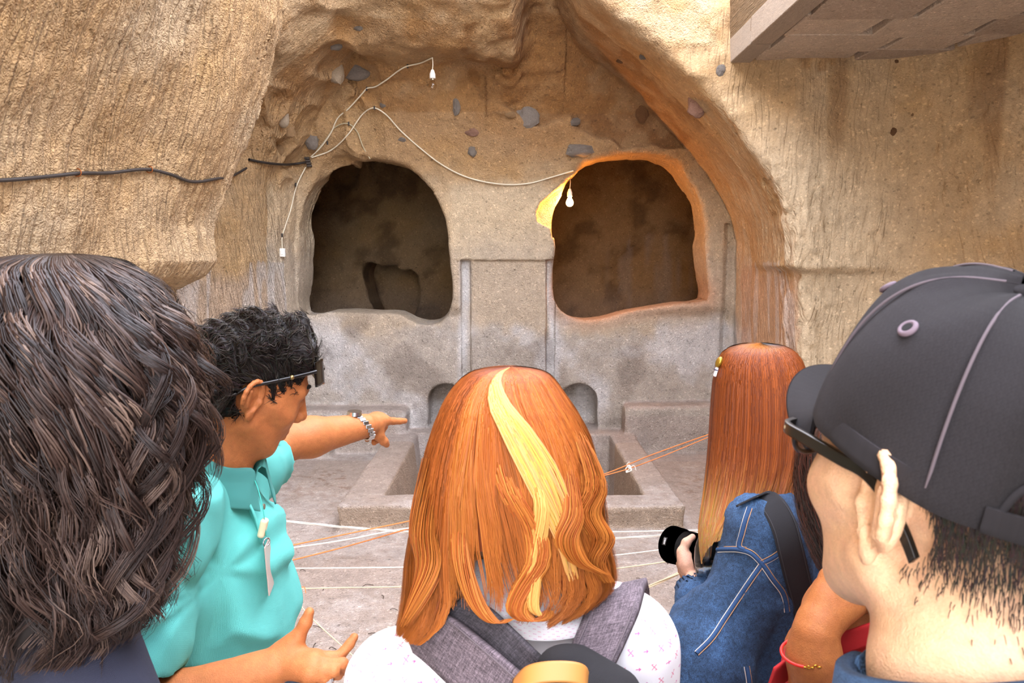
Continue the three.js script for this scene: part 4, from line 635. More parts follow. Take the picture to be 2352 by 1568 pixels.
  const lp = [at(560, 1060, 1.5), at(592, 1120, 1.37), at(606, 1180, 1.352), at(611, 1230, 1.353), at(616, 1290, 1.355)], ln = thing('badge', 'cream clip and identity badge hanging at the front of the teal shirt', 'badge', lp[3]);
  mesh('lanyard', under(band(lp.slice(0, 4), V(.35, 0, .94), .008, .0016, 24), ln), std('#3fae9f', .8), ln);
  mesh('clip', under(new RoundedBoxGeometry(.012, .034, .018, 3, .005).rotateZ(-.25).translate(...at(604, 1212, 1.352).toArray()), ln), std('#e6d8b0', .5), ln); mesh('clip_loop', under(new THREE.TorusGeometry(.007, .0014, 6, 18).rotateY(1.0).translate(...at(612, 1245, 1.353).toArray()), ln), steel, ln);
  mesh('card', under(new RoundedBoxGeometry(.054, .086, .0022, 2, .001).rotateY(1.72).rotateZ(.06).translate(...at(618, 1300, 1.355).toArray()), ln), std('#b9a59a', .35), ln);
}
// ================================================================ woman with long red hair and a backpack
{
  const t = thing('person', 'woman with long copper red hair wearing a white blouse with pink print', 'person', V(0, 0, -1.0));
  const sk = skin('#d9a27e'), H = frame(at(1182, 1070, 1.04), pose(4, 4, 2), .98), q = pose(2, 5), hips = V(.0, .9, -1.02);
  const neck = at(1195, 1345, 1.03), chest = V(.008, 1.085, -1.02), sL = at(930, 1565, 1.02), sR = at(1416, 1478, 1.02), eL = sL.clone().add(V(-.05, -.27, -.05)), eR = sR.clone().add(V(.05, -.27, -.06)), wL = eL.clone().add(V(.06, -.1, -.2)), wR = eR.clone().add(V(-.06, -.08, -.21));
  const P = headPrims(H); P.push(cap(H(0, -.04, -.02), neck, .05, .054, .03), cap(neck, chest, .045, .05, .02), ell(chest, [.125, .18, .085], q, .03), ell(chest.clone().lerp(hips, .55), [.11, .18, .08], q, .03), ell(hips, [.14, .12, .1], q, .03), cap(neck.clone().add(V(0, -.06, 0)), sL, .03, .036, .02), cap(neck.clone().add(V(0, -.06, 0)), sR, .03, .036, .02), cap(sL, eL, .044, .037, .03), cap(eL, wL, .037, .026, .02), cap(sR, eR, .044, .037, .03), cap(eR, wR, .037, .026, .02));
  for (const [w, e] of [[wL, eL], [wR, eR]]) { const d = w.clone().sub(e).normalize(), s = V(0, 1, 0).cross(d).normalize(), u = d.clone().cross(s), g = (a, b, c) => w.clone().addScaledVector(d, a).addScaledVector(s, b).addScaledVector(u, c), sg = w === wL ? -1 : 1; P.push(...handPrims(w, [-.028, -.009, .01, .027].map((b, i) => [g(.085 - i * .003, b * sg, 0), g(.12 - i * .004, b * sg * 1.1, -.012), g(.135, b * sg * 1.1, -.032), g(.13, b * sg * 1.1, -.048)]), [g(.03, -.03 * sg, -.01), g(.06, -.045 * sg, -.018), g(.085, -.048 * sg, -.025), g(.105, -.044 * sg, -.03)], .85)); }
  legs(t, P, hips, q, std('#3a4a66', .9, { map: twill }), std('#d8d2c8', .6));
  mesh('body', under(bodyGeometry(field(P), box([H.c, hips.clone().setY(0), wL, wR, eL, eR], .2), .012, [[...box([H.c], .16), .005], [...box([wL, wL.clone().add(V(0, 0, -.15))], .06), .0042], [...box([wR, wR.clone().add(V(0, 0, -.15))], .06), .0042]]), t), sk, t);
  // blouse with small pink arrows and crosses printed on it
  const cv = document.createElement('canvas'); cv.width = cv.height = 512; const x = cv.getContext('2d'); x.fillStyle = '#f6f1f1'; x.fillRect(0, 0, 512, 512); x.lineWidth = 3.4; x.lineCap = 'round';
  for (let j = 0; j < 8; j++) for (let i = 0; i < 8; i++) { const cx = i * 64 + 20 + (j % 2) * 32, cy = j * 64 + 32; x.strokeStyle = ['#e06aa8', '#d98cb9', '#e58aa0'][(i + j * 2) % 3]; for (const X of [cx, cx - 512]) { x.beginPath(); if ((i + j) % 2) { x.moveTo(X - 9, cy - 9); x.lineTo(X + 9, cy + 9); x.moveTo(X + 9, cy - 9); x.lineTo(X - 9, cy + 9); x.moveTo(X - 11, cy - 11); x.lineTo(X - 5, cy - 12); x.moveTo(X + 11, cy + 11); x.lineTo(X + 5, cy + 12); } else { x.moveTo(X - 11, cy); x.lineTo(X + 7, cy); x.moveTo(X + 1, cy - 5); x.lineTo(X + 7, cy); x.lineTo(X + 1, cy + 5); } x.stroke(); } }
  const pr = new THREE.CanvasTexture(cv); pr.colorSpace = THREE.SRGBColorSpace; pr.wrapS = pr.wrapT = THREE.RepeatWrapping; pr.repeat.set(1 / .16, 1 / .16);
  const S = [cap(neck.clone().add(V(0, -.055, 0)), sL, .062, .062, .05), cap(neck.clone().add(V(0, -.055, 0)), sR, .062, .062, .05), ell(chest, [.17, .225, .12], q, .06), ell(chest.clone().lerp(hips, .55), [.15, .22, .118], q, .05), ell(hips, [.182, .15, .135], q, .05), cap(sL, eL, .064, .056, .05), cap(eL, eL.clone().lerp(wL, .9), .056, .045, .03), cap(sR, eR, .064, .056, .05), cap(eR, eR.clone().lerp(wR, .9), .056, .045, .03), cap(neck, neck.clone().add(V(0, -.06, .0)), .066, .075, .03)];
  const hand = field([cap(eL, wL, .04, .03, .02), cap(eR, wR, .04, .03, .02), cap(H(0, -.04, -.02), neck, .054, .058, .03)]);
  const sf = field(S, (d, X, y, z) => Math.max(d + .008 * vn(X * 9, y * 5 + X * 3, z * 9) + .004 * vn(X * 26, y * 12, z * 26), -(hand(X, y, z) - .006), hips.y - .12 - y, y - neck.y - .012 + .5 * (-z - 1.03)));
  const bl = mesh('blouse', under(bodyGeometry(sf, box([neck, sL, sR, eL, eR, wL, wR, hips], .16), .008), t), std('#ffffff', .85, { map: pr, bumpMap: weave, bumpScale: .0008 }), t);
  const cq = pose(2, 18), cp = (a, out, up) => V(Math.sin(a) * (.062 + out), up, -Math.cos(a) * (.06 + out)).applyQuaternion(cq).add(neck), prof = [[-.002, -.03], [0, .02], [.004, .034], [.012, .034], [.02, .01], [.034, -.03], [.044, -.052]];
  mesh('collar', under(sheet((u, v) => { const a = .3 + u * (Math.PI * 2 - .6), w = v * 6, i = Math.min(Math.floor(w), 5), m = w - i; return cp(a, lerp(prof[i][0], prof[i + 1][0], m), lerp(prof[i][1], prof[i + 1][1], m) + .003 * Math.sin(a * 4)); }, 56, 24, .003), t), bl.material, bl);
  // hair
  const S0 = hairBody([[841, 1171, 1175, 1.05, .003], [843, 1145, 1198, 1.05, .016], [847, 1110, 1225, 1.05, .035], [855, 1080, 1255, 1.05, .055], [872, 1055, 1275, 1.05, .07], [905, 1028, 1298, 1.045, .086], [945, 1008, 1325, 1.04, .1], [1010, 984, 1358, 1.04, .114], [1080, 968, 1372, 1.035, .118], [1150, 958, 1386, 1.03, .112], [1220, 946, 1393, 1.02, .1], [1285, 936, 1410, 1.01, .088], [1340, 930, 1408, 1.0, .08], [1400, 918, 1330, .985, .07], [1450, 905, 1180, .975, .05]]);
  const cop = lin('#924619'), dk = lin('#58260f'), go = lin('#b9722f'), bl2 = lin('#d6a55a'), r = rng(11), L = [];
  const end = (a) => { const g = clamp(a / 1.6, -1, 1); return g < -.42 ? lerp(.99, .88, r() * r()) : g < .12 ? lerp(.68, .9, r()) * (g > -.1 ? 1.0 : .96) : g < .32 ? lerp(.86, .95, r()) : lerp(.78, .92, r()); };
  const streakOf = (a) => .5 + .5 * vn(a * 9, 3, 5);
  const add = (a0, rho, s1, sw, o = {}) => { const pts = [], n = 15, ph = vn(a0 * 3.3, 1, 9) * 3, cl = vn(a0 * 14, 2, 2), s0 = o.s0 ?? (.004 + .09 * r() * r()), amp = o.amp ?? 1; for (let j = 0; j <= n; j++) { const f = j / n, s = lerp(s0, s1, f), w = sstep(.35, 1, f); const a = a0 + sw * sstep(.15, .95, f) + amp * w * .085 * Math.sin(f * 8 + ph + cl * 2) + (o.da ? o.da(f) : 0); pts.push(S0(a, s, rho + .035 * w * Math.sin(f * 9 + ph * 2 + cl * 3) + (o.dr ? o.dr(f) : 0))); } return pts; };
  for (let k = 0; k < 7200; k++) { let a0 = (r() * 2 - 1) * (k % 4 ? 1.75 : Math.PI); const rho = .955 + .06 * r() + .014 * vn(a0 * 10, 4, 1), sw = a0 > -.45 && a0 < .9 ? .42 * (1 - Math.abs(a0 - .2)) : .05; const s1 = end(a0), pts = add(a0, rho, s1, sw), u = clamp(.2 + streakOf(a0) * .55 + .45 * (r() - .5), 0, 1), c = u < .5 ? [0, 1, 2].map((i) => lerp(dk[i], cop[i], u * 2)) : [0, 1, 2].map((i) => lerp(cop[i], go[i], (u - .5) * 1.5)); const tipC = [0, 1, 2].map((i) => lerp(c[i], go[i], .3)); L.push({ p: pts, r: .00062 + .0003 * r(), c: (f) => f < .12 ? [0, 1, 2].map((i) => lerp(dk[i], c[i], .35 + f * 5)) : [0, 1, 2].map((i) => lerp(c[i], tipC[i], f)) }); }
  // the blonde lock that sweeps from the parting towards the right, and two curled tails over the collar
  for (let k = 0; k < 420; k++) { const o = (r() - .5) * .1, c = [0, 1, 2].map((i) => lerp(go[i], bl2[i], .35 + .65 * r())); const rh = 1.0 + .04 * r(); L.push({ p: add(-.3 + o, rh, .62 + .16 * r(), 0, { s0: .03, amp: .25, da: (f) => .12 * f + .72 * sstep(.3, .95, f) + o * .8 * Math.sin(f * 3), dr: (f) => .03 * Math.sin(f * 3.1) }), r: .001, c: () => c }); }
  const tail = (pp, n, rad, cf) => { n = Math.round(n * 1.3); const c = curve(pp.map((p) => at(...p))); for (let k = 0; k < n; k++) { const a = r() * 6.28, q2 = Math.sqrt(r()) * rad, st = -.0 + .45 * r() * r(), en = .86 + .14 * r(), pts = []; for (let j = 0; j <= 16; j++) { const f = lerp(st, en, j / 16), p = c.getPoint(f), w = q2 * (1 - .45 * f) * (.7 + .5 * Math.sin(f * 3)); pts.push(p.add(V(Math.cos(a + f * 2) * w, Math.sin(a + f * 2) * w * .4, Math.sin(a + f * 2) * w))); } const col = cf(); L.push({ p: pts, r: .0007, c: () => col }); } };
  const mixc = (a, b) => () => { const u = r(); return [0, 1, 2].map((i) => lerp(a[i], b[i], u)); };
  tail([[1130, 1000, .965], [1170, 1130, .92], [1225, 1220, .925], [1235, 1290, .925], [1205, 1350, .925], [1190, 1400, .92], [1215, 1425, .915], [1250, 1418, .915], [1262, 1400, .915]], 260, .017, mixc(cop, go));
  tail([[1170, 1000, .97], [1240, 1150, .92], [1235, 1250, .92], [1225, 1330, .92], [1225, 1395, .915], [1240, 1415, .912]], 160, .011, mixc(go, bl2));
  tail([[1060, 1120, .985], [1055, 1260, .925], [1075, 1340, .915], [1105, 1400, .91], [1140, 1430, .905], [1175, 1420, .905]], 150, .012, mixc(cop, go));
  tail([[1280, 1010, .985], [1310, 1180, .935], [1300, 1240, .93], [1330, 1290, .935], [1390, 1320, .945]], 240, .018, mixc(cop, go));
  tail([[1320, 990, .995], [1365, 1120, .955], [1350, 1180, .95], [1385, 1240, .955], [1370, 1290, .95], [1400, 1340, .955]], 240, .018, mixc(cop, go));
  tail([[990, 1050, 1.0], [970, 1220, .955], [985, 1300, .945], [960, 1380, .94], [930, 1440, .935]], 220, .018, mixc(cop, go));
  mesh('hair', under(mergeGeometries([hairShell(S0, .95, (a) => { const g = a / 1.6; return g < -.42 ? .95 : g < .3 ? .7 : g < 1.2 ? .86 : .8; }, (a, s) => [0, 1, 2].map((i) => lerp(dk[i], cop[i], .25 + .3 * vn(a * 12, s * 2, 1)))), ribbons(L, H.c)]), t), hairMat(.45, .4), t);
}
{ // her backpack
  const t = thing('backpack', 'grey backpack on the back of the red haired woman', 'backpack', V(.02, .82, -.8)), g = std('#8e8286', .95, { map: heather, bumpMap: weave, bumpScale: .001 }), dk = std('#4c484c', .9, { map: heather }), bk = std('#1e1d20', .85, { bumpMap: weave, bumpScale: .0015 });
  const f = field([ell(V(.03, 1.03, -.815), [.15, .235, .07], null, .02)], (d, x, y, z) => smax(d, smax(Math.abs(x - .03) - .145, Math.abs(y - 1.03) - .2, .04), .04));
  const b = mesh('bag', under(toGeometry(polygonize(f, [-.2, .7, -.95], [.25, 1.4, -.65], .01)), t), g, t);
  mesh('front_pocket', under(new RoundedBoxGeometry(.22, .2, .05, 4, .022).translate(.03, .96, -.75), t), dk, b);
  const side = (a, b) => () => V(a, b, 0).normalize();
  const L1 = band([at(925, 1500, 1.14), at(915, 1440, 1.08), at(945, 1432, 1.01), at(1010, 1470, .945), at(1085, 1535, .9), at(1170, 1610, .875)], (v) => V(.42, .9, .45 * (1 - v)).normalize(), (v) => lerp(.074, .07, v), .01, 50), R1 = band([at(1440, 1400, 1.16), at(1432, 1350, 1.09), at(1420, 1358, 1.015), at(1400, 1420, .95), at(1365, 1500, .915), at(1310, 1610, .88)], (v) => V(.95, .24, .1 * (1 - v)).normalize(), .07, .01, 50);
  for (const [s, e] of [[L1, [.42, .9]], [R1, [.95, .24]]]) { const m = mesh('shoulder_strap', under(s, t), g, t); }
  for (const o of [.028, -.028]) mesh('strap_stitching', under(tube([at(945, 1429, 1.005), at(1010, 1467, .938), at(1085, 1532, .893), at(1160, 1600, .868)].map((p) => p.addScaledVector(V(.42, .9, .2).normalize(), o)), .0012, 40, 5), t), std('#5d5357', .9), t);
  for (const o of [.028, -.028]) mesh('strap_stitching', under(tube([at(1420, 1355, 1.008), at(1400, 1418, .943), at(1365, 1498, .908), at(1315, 1600, .873)].map((p) => p.addScaledVector(V(.95, .24, .05).normalize(), o)), .0012, 40, 5), t), std('#5d5357', .9), t);
  mesh('lining_strap', under(band([at(1040, 1395, .955), at(1095, 1420, .93), at(1160, 1480, .905), at(1230, 1548, .885), at(1290, 1600, .87)], V(.62, .75, .1).normalize(), .042, .006, 40), t), dk, t);
  mesh('back_pad', under(toGeometry(polygonize(field([cap(at(1290, 1545, .87), at(1400, 1610, .86), .03, .03, .02), cap(at(1330, 1530, .885), at(1420, 1590, .88), .022, .026, .02)]), ...box([at(1290, 1545, .87), at(1410, 1620, .86)], .06), .005)), t), bk, t);
  mesh('handle', under(band([at(1180, 1585, .85), at(1215, 1552, .838), at(1275, 1542, .835), at(1335, 1550, .838), at(1350, 1590, .85)], V(.1, .75, -.5).normalize(), .022, .006, 30), t), std('#b57a3c', .5), t);
}
// ================================================================ woman with dark curly hair, at the left
{
  const t = thing('person', 'woman with long dark curly hair and a navy top, seen from behind at the left', 'person', V(-.54, 0, -.95));
  const sk = skin('#b98058'), H = frame(at(152, 850, .98), pose(8, 2, 0), .97), q = pose(38, 3), hips = V(-.58, .88, -.97), neck = at(105, 1150, .97), chest = V(-.59, 1.09, -.97), sR = V(-.475, 1.19, -.88), sL = V(-.73, 1.22, -1.06), eR = V(-.47, .93, -.85), eL = V(-.78, .94, -1.06), wR = V(-.42, .78, -.98), wL = V(-.71, .78, -1.2);
  const P = headPrims(H); P.push(cap(H(0, -.04, -.02), neck, .052, .056, .03), cap(neck, chest, .045, .05, .02), ell(chest, [.13, .18, .085], q, .03), ell(chest.clone().lerp(hips, .55), [.11, .18, .08], q, .03), ell(hips, [.14, .12, .1], q, .03), cap(neck.clone().add(V(0, -.06, 0)), sL, .03, .036, .02), cap(neck.clone().add(V(0, -.06, 0)), sR, .03, .036, .02), cap(sL, eL, .046, .038, .03), cap(eL, wL, .038, .027, .02), cap(sR, eR, .046, .038, .03), cap(eR, wR, .038, .027, .02));
  for (const [w, e, sg] of [[wL, eL, -1], [wR, eR, 1]]) { const d = w.clone().sub(e).normalize(), s = V(0, 1, 0).cross(d).normalize(), u = d.clone().cross(s), g = (a, b, c) => w.clone().addScaledVector(d, a).addScaledVector(s, b).addScaledVector(u, c); P.push(...handPrims(w, [-.028, -.009, .01, .027].map((b, i) => [g(.085 - i * .003, b * sg, 0), g(.12 - i * .004, b * sg * 1.1, -.012), g(.135, b * sg * 1.1, -.032), g(.13, b * sg * 1.1, -.048)]), [g(.03, -.03 * sg, -.01), g(.06, -.045 * sg, -.018), g(.085, -.048 * sg, -.025), g(.105, -.044 * sg, -.03)], .85)); }
  legs(t, P, hips, q, std('#2b2d33', .9, { map: twill }), std('#3c3a3a', .6));
  mesh('body', under(bodyGeometry(field(P), box([H.c, hips.clone().setY(0), wL, wR], .2), .012, [[...box([H.c], .16), .0055]]), t), sk, t);
  const S = [cap(neck.clone().add(V(0, -.05, 0)), sL, .062, .062, .05), cap(neck.clone().add(V(0, -.05, 0)), sR, .062, .062, .05), ell(chest, [.175, .235, .125], q, .06), ell(chest.clone().lerp(hips, .55), [.155, .22, .118], q, .05), ell(hips, [.18, .15, .135], q, .05), cap(sL, eL, .062, .056, .05), cap(sR, eR, .062, .056, .05), cap(eL, eL.clone().lerp(wL, .9), .052, .04, .02), cap(eR, eR.clone().lerp(wR, .9), .052, .04, .02)];
  const hand = field([cap(eL, wL, .04, .03, .02), cap(eR, wR, .04, .03, .02), cap(H(0, -.04, -.02), neck, .056, .06, .03)]);
  const sf = field(S, (d, X, y, z) => Math.max(d + .01 * vn(X * 8, y * 5 + X * 3, z * 8) + .004 * vn(X * 22, y * 12, z * 22), -(hand(X, y, z) - .006), hips.y - .12 - y, y - neck.y));
  mesh('top', under(bodyGeometry(sf, box([neck, sL, sR, eL, eR, wL, wR, hips], .16), .0095), t), std('#2a2d3f', .9, { bumpMap: knit, bumpScale: .001 }), t);
  const S0 = hairBody([[581, 138, 146, .98, .004], [583, 95, 190, .98, .025], [588, 40, 230, .98, .06], [600, -10, 275, .98, .085], [625, -60, 318, .975, .105], [670, -100, 365, .97, .12], [740, -130, 415, .965, .135], [830, -145, 440, .96, .145], [930, -150, 452, .955, .145], [1040, -150, 438, .95, .14], [1140, -160, 408, .945, .132], [1240, -165, 380, .935, .125], [1330, -160, 375, .925, .115], [1410, -120, 335, .915, .1], [1480, -50, 250, .91, .08]]);
  const r = rng(21), L = [], a1 = lin('#1a110e'), a2 = lin('#3a2a24'), a3 = lin('#7d685a'), blk = lin('#15100f');
  for (let k = 0; k < 520; k++) { // locks: strands of one lock curl together
    const a0 = (r() * 2 - 1) * (k % 5 ? 1.7 : Math.PI), rho0 = .9 + .13 * r(), s1 = .74 + .28 * r(), ph = 7 * vn(a0 * 1.6, rho0 * 4, 3) + 1.1 * r(), fr = 27 + 5 * vn(a0 * 1.3, 1, 7), am = .07 + .07 * r(), sh = (r() - .5) * .22, tone = r() ** 1.6, pl = r() * 6.28, n = 10;
    for (let m = 0; m < n; m++) { const da = (r() - .5) * .07, dr = (r() - .5) * .03, pts = [], s0 = .003 + .08 * r() * r(), N = 34, dp = (r() - .5) * .5, ex = r() < .07 ? .14 : 0; for (let j = 0; j <= N; j++) { const f = j / N, s = lerp(s0, s1, f), w = sstep(.12, .6, f), tw = f * fr + ph + dp; pts.push(S0(a0 + da * (.4 + f) + sh * f + am * w * Math.sin(tw) + (.05 + .05 * tone) * sstep(.55, 1, f) * Math.cos(f * 30 + pl), s, Math.min(rho0, 1.0) + (.04 + .02 * m / n) * sstep(.55, 1, f) * Math.sin(f * 30 + pl) + dr * (1 + f) + (.05 + .6 * am) * w * Math.cos(tw) + ex * f * f)); }
      const u = clamp(tone * .85 + .35 * (r() - .45), 0, 1), c = u < .5 ? [0, 1, 2].map((i) => lerp(a1[i], a2[i], u * 2)) : [0, 1, 2].map((i) => lerp(a2[i], a3[i], (u - .5) * 1.6)); L.push({ p: pts, r: .0007 + .0003 * r(), c: (f) => [0, 1, 2].map((i) => lerp(a1[i] * .8, c[i], sstep(.02, .35, f))) }); } }
  for (let k = 0; k < 44; k++) { // loose ringlets at the ends and along the right edge
    const edge = k % 4, a0 = edge ? .9 + .7 * r() : (r() * 2 - 1) * 1.5, sA = .35 + .3 * r(), sB = sA + .25 + .2 * r(), R0 = .011 + .011 * r(), tn2 = (1.3 + 1.2 * r()) * 6.28, ph = r() * 6.28, tone = r(), dir = r() < .5 ? -1 : 1, out = edge ? .05 + .1 * r() : .04 + .04 * r();
    for (let m = 0; m < 26; m++) { const pts = [], q = r() * 6.28, qr = Math.sqrt(r()) * .007, fr = .85 + .15 * r(); for (let j = 0; j <= 26; j++) { const f = j / 26 * fr, s = lerp(sA, sB, f), b = S0(a0, Math.min(s, 1), 1.0 + out * sstep(0, .5, f)); if (s > 1) b.y -= (s - 1) * 1.1; const w = R0 * sstep(0, .35, f), t2 = dir * f * tn2 + ph; pts.push(b.add(V(Math.cos(t2) * w + Math.cos(q) * qr, Math.sin(q) * qr, Math.sin(t2) * w))); }
      const u = clamp(tone * tone * .6 + .5 * (r() - .35), 0, 1), c = u < .5 ? [0, 1, 2].map((i) => lerp(a1[i], a2[i], u * 2)) : [0, 1, 2].map((i) => lerp(a2[i], a3[i], (u - .5) * 1.6)); L.push({ p: pts, r: .0006, c: () => c }); } }
  mesh('hair', under(mergeGeometries([hairShell(S0, .9, (a) => .9 + .04 * vn(a * 5, 1, 1), (a, s) => blk), ribbons(L, H.c)]), t), hairMat(.42, .5), t);
}
// ================================================================ woman in the denim jacket with a camera
{
  const t = thing('person', 'woman in a blue denim jacket with straight copper hair ending in blonde tips', 'person', V(.52, 0, -1.62));
  const sk = skin('#dfae93'), H = frame(at(1748, 925, 1.64), pose(-12, 14, 0), .95), q = pose(-24, 6), hips = V(.56, .88, -1.6), neck = at(1775, 1110, 1.6), chest = at(1830, 1400, 1.57), sL = at(1745, 1225, 1.5), sR = at(1985, 1225, 1.56), eL = at(1625, 1510, 1.43), wL = at(1598, 1340, 1.6), eR = at(1990, 1480, 1.66), wR = at(1790, 1330, 1.86);
  const P = headPrims(H); P.push(cap(H(0, -.04, -.02), neck, .05, .054, .03), cap(neck, chest, .045, .05, .02), ell(chest, [.12, .17, .085], q, .03), ell(chest.clone().lerp(hips, .55), [.11, .17, .08], q, .03), ell(hips, [.14, .12, .1], q, .03), cap(neck.clone().add(V(0, -.05, 0)), sL, .03, .036, .02), cap(neck.clone().add(V(0, -.05, 0)), sR, .03, .036, .02), cap(sL, eL, .044, .037, .03), cap(eL, wL, .037, .026, .02), cap(sR, eR, .044, .037, .03), cap(eR, wR, .037, .026, .02));
  const A = (x, y, d) => at(1530 + x / 7.125, 1180 + y / 7.125, d);
  P.push(...handPrims(A(400, 920, 1.64), [[A(290, 720, 1.69), A(230, 820, 1.72), A(250, 930, 1.73), A(270, 1010, 1.72)], [A(320, 730, 1.7), A(300, 760, 1.75), A(240, 700, 1.79), A(210, 640, 1.8)], [A(350, 740, 1.71), A(340, 740, 1.77), A(290, 660, 1.8), A(260, 600, 1.82)], [A(380, 760, 1.72), A(390, 730, 1.77), A(350, 660, 1.8), A(330, 620, 1.82)]], [A(340, 800, 1.64), A(270, 620, 1.65), A(330, 470, 1.655), A(430, 380, 1.66)], .92));
  { const d = wR.clone().sub(eR).normalize(), s = V(0, 1, 0).cross(d).normalize(), u = d.clone().cross(s), g = (a, b, c) => wR.clone().addScaledVector(d, a).addScaledVector(s, b).addScaledVector(u, c); P.push(...handPrims(wR, [-.028, -.009, .01, .027].map((b) => [g(.08, b, 0), g(.11, b * 1.1, -.014), g(.125, b * 1.1, -.034), g(.115, b * 1.1, -.05)]), [g(.03, -.03, -.01), g(.055, -.045, -.02), g(.075, -.045, -.03), g(.09, -.04, -.035)], .85)); }
  legs(t, P, hips, q, std('#25282f', .9, { map: twill }), std('#c9c4bb', .6));
  mesh('body', under(bodyGeometry(field(P), box([H.c, hips.clone().setY(0), eL, wL, eR, wR, A(130, 1100, 1.7)], .2), .012, [[...box([H.c], .16), .006], [...box([A(150, 330, 1.6), A(560, 1100, 1.85)], .02), .0034]]), t), sk, t);
  const den = std('#5680b2', .9, { map: twill, bumpMap: twillBump, bumpScale: .0012, vertexColors: true });
  const cL = eL.clone().lerp(wL, .93), cR = eR.clone().lerp(wR, .9);
  const S = [cap(neck.clone().add(V(0, -.05, 0)), sL, .065, .068, .05), cap(neck.clone().add(V(0, -.05, 0)), sR, .065, .068, .05), ell(chest, [.18, .22, .135], q, .06), ell(chest.clone().lerp(hips, .5), [.175, .22, .14], q, .05), ell(hips, [.185, .15, .15], q, .05), cap(sL, eL, .076, .075, .06), cap(eL, cL, .074, .042, .035), cap(sR, eR, .074, .07, .05), cap(eR, cR, .066, .044, .035), cap(neck, neck.clone().add(V(0, -.05, 0)), .065, .075, .03)];
  const hand = field([cap(eL, wL, .04, .03, .02), cap(eR, wR, .04, .03, .02), cap(H(0, -.04, -.02), neck, .054, .058, .03)]), aL = wL.clone().sub(eL).normalize(), aR = wR.clone().sub(eR).normalize();
  const near = (p, x, y, z, r) => Math.hypot(p.x - x, p.y - y, p.z - z) < r;
  const sf = field(S, (d, x, y, z) => { d += .02 * vn(x * 6 + y * 4, y * 6 - x * 5, z * 7) + .011 * vn(x * 15 + y * 9, y * 11 - x * 9, z * 15) + .003 * vn(x * 40, y * 40, z * 40); if (near(cL, x, y, z, .075)) d = Math.max(d, (x - cL.x) * aL.x + (y - cL.y) * aL.y + (z - cL.z) * aL.z); if (near(cR, x, y, z, .075)) d = Math.max(d, (x - cR.x) * aR.x + (y - cR.y) * aR.y + (z - cR.z) * aR.z); return Math.max(d, -(hand(x, y, z) - .006), hips.y - .12 - y, y - neck.y - .01); });
  const jk = mesh('denim_jacket', under(bodyGeometry(sf, box([neck, sL, sR, eL, eR, cL, cR, hips], .17), .008, [], (x, y, z, nx, ny, nz, o) => { const n = fbm(x * 14, y * 14, z * 14, 3), w = .62 + .5 * sstep(-.1, .5, n + .25 * vn(x * 60, y * 60, z * 60)) + .3 * sstep(1.28, 1.38, y + n * .05); o[0] = w * 1.02; o[1] = w; o[2] = w * .97; }), t), den, t);
  // seams: raised welts with stitching, laid on the cloth
  const on = (px, py, off = 0) => { let d = 1.1; for (let i = 0; i < 200; i++) { const p = at(px, py, d), v = sf(p.x, p.y, p.z); if (v < .001) break; d += Math.max(v * .6, .001); if (d > 2) break; } return at(px, py, d - off); };
  const welt = (pp, gap = 6) => { mesh('seam', under(tube(pp.map(([x, y]) => on(x, y, -.001)), .0045, pp.length * 8, 6), t), std('#3d6598', .9, { map: twill }), jk); for (const s of [-1, 1]) mesh('stitching', under(tube(pp.map(([x, y], i) => { const a = pp[Math.max(0, i - 1)], b = pp[Math.min(pp.length - 1, i + 1)], l = Math.hypot(b[0] - a[0], b[1] - a[1]); return on(x - (b[1] - a[1]) / l * gap * s, y + (b[0] - a[0]) / l * gap * s, .0006); }), .0009, pp.length * 8, 5), t), std(s < 0 ? '#b08a68' : '#c9c3ba', .9), jk); };
  welt([[1722, 1165], [1712, 1195], [1704, 1225], [1698, 1255], [1712, 1262]]); welt([[1648, 1262], [1672, 1261], [1698, 1262], [1725, 1270], [1748, 1292], [1775, 1330], [1800, 1365], [1808, 1405]]); welt([[1748, 1298], [1722, 1335], [1695, 1375], [1665, 1420], [1635, 1465], [1600, 1500]]); welt([[1745, 1295], [1775, 1280], [1800, 1262]]); welt([[1715, 1530], [1720, 1560], [1722, 1590]]);
  mesh('cuff', under(toGeometry(polygonize(field([cap(cL.clone().lerp(eL, .22), cL, .049, .044, .01)], (d, x, y, z) => Math.max(d, (x - cL.x) * aL.x + (y - cL.y) * aL.y + (z - cL.z) * aL.z - .002, -(hand(x, y, z) - .008)) + .002 * vn(x * 30, y * 30, z * 30)), ...box([cL, cL.clone().lerp(eL, .25)], .07), .005), { color: (x, y, z, a, b, c, o) => { o[0] = o[1] = o[2] = .9; } }), t), den, jk);
  // hair
  const S0 = hairBody([[787, 1746, 1750, 1.65, .003], [789, 1722, 1772, 1.65, .025], [792, 1700, 1795, 1.65, .05], [800, 1676, 1815, 1.65, .07], [820, 1655, 1834, 1.645, .088], [860, 1643, 1848, 1.64, .104], [920, 1637, 1856, 1.635, .112], [1000, 1632, 1862, 1.62, .108], [1070, 1626, 1862, 1.6, .1], [1130, 1619, 1840, 1.575, .09], [1180, 1612, 1770, 1.555, .075], [1230, 1606, 1705, 1.545, .055], [1300, 1612, 1670, 1.54, .03]]);
  const r = rng(31), L = [], cop = lin('#944a1c'), dk = lin('#54240f'), rt = lin('#170c07'), go = lin('#bd7a34'), bl = lin('#dbb272');
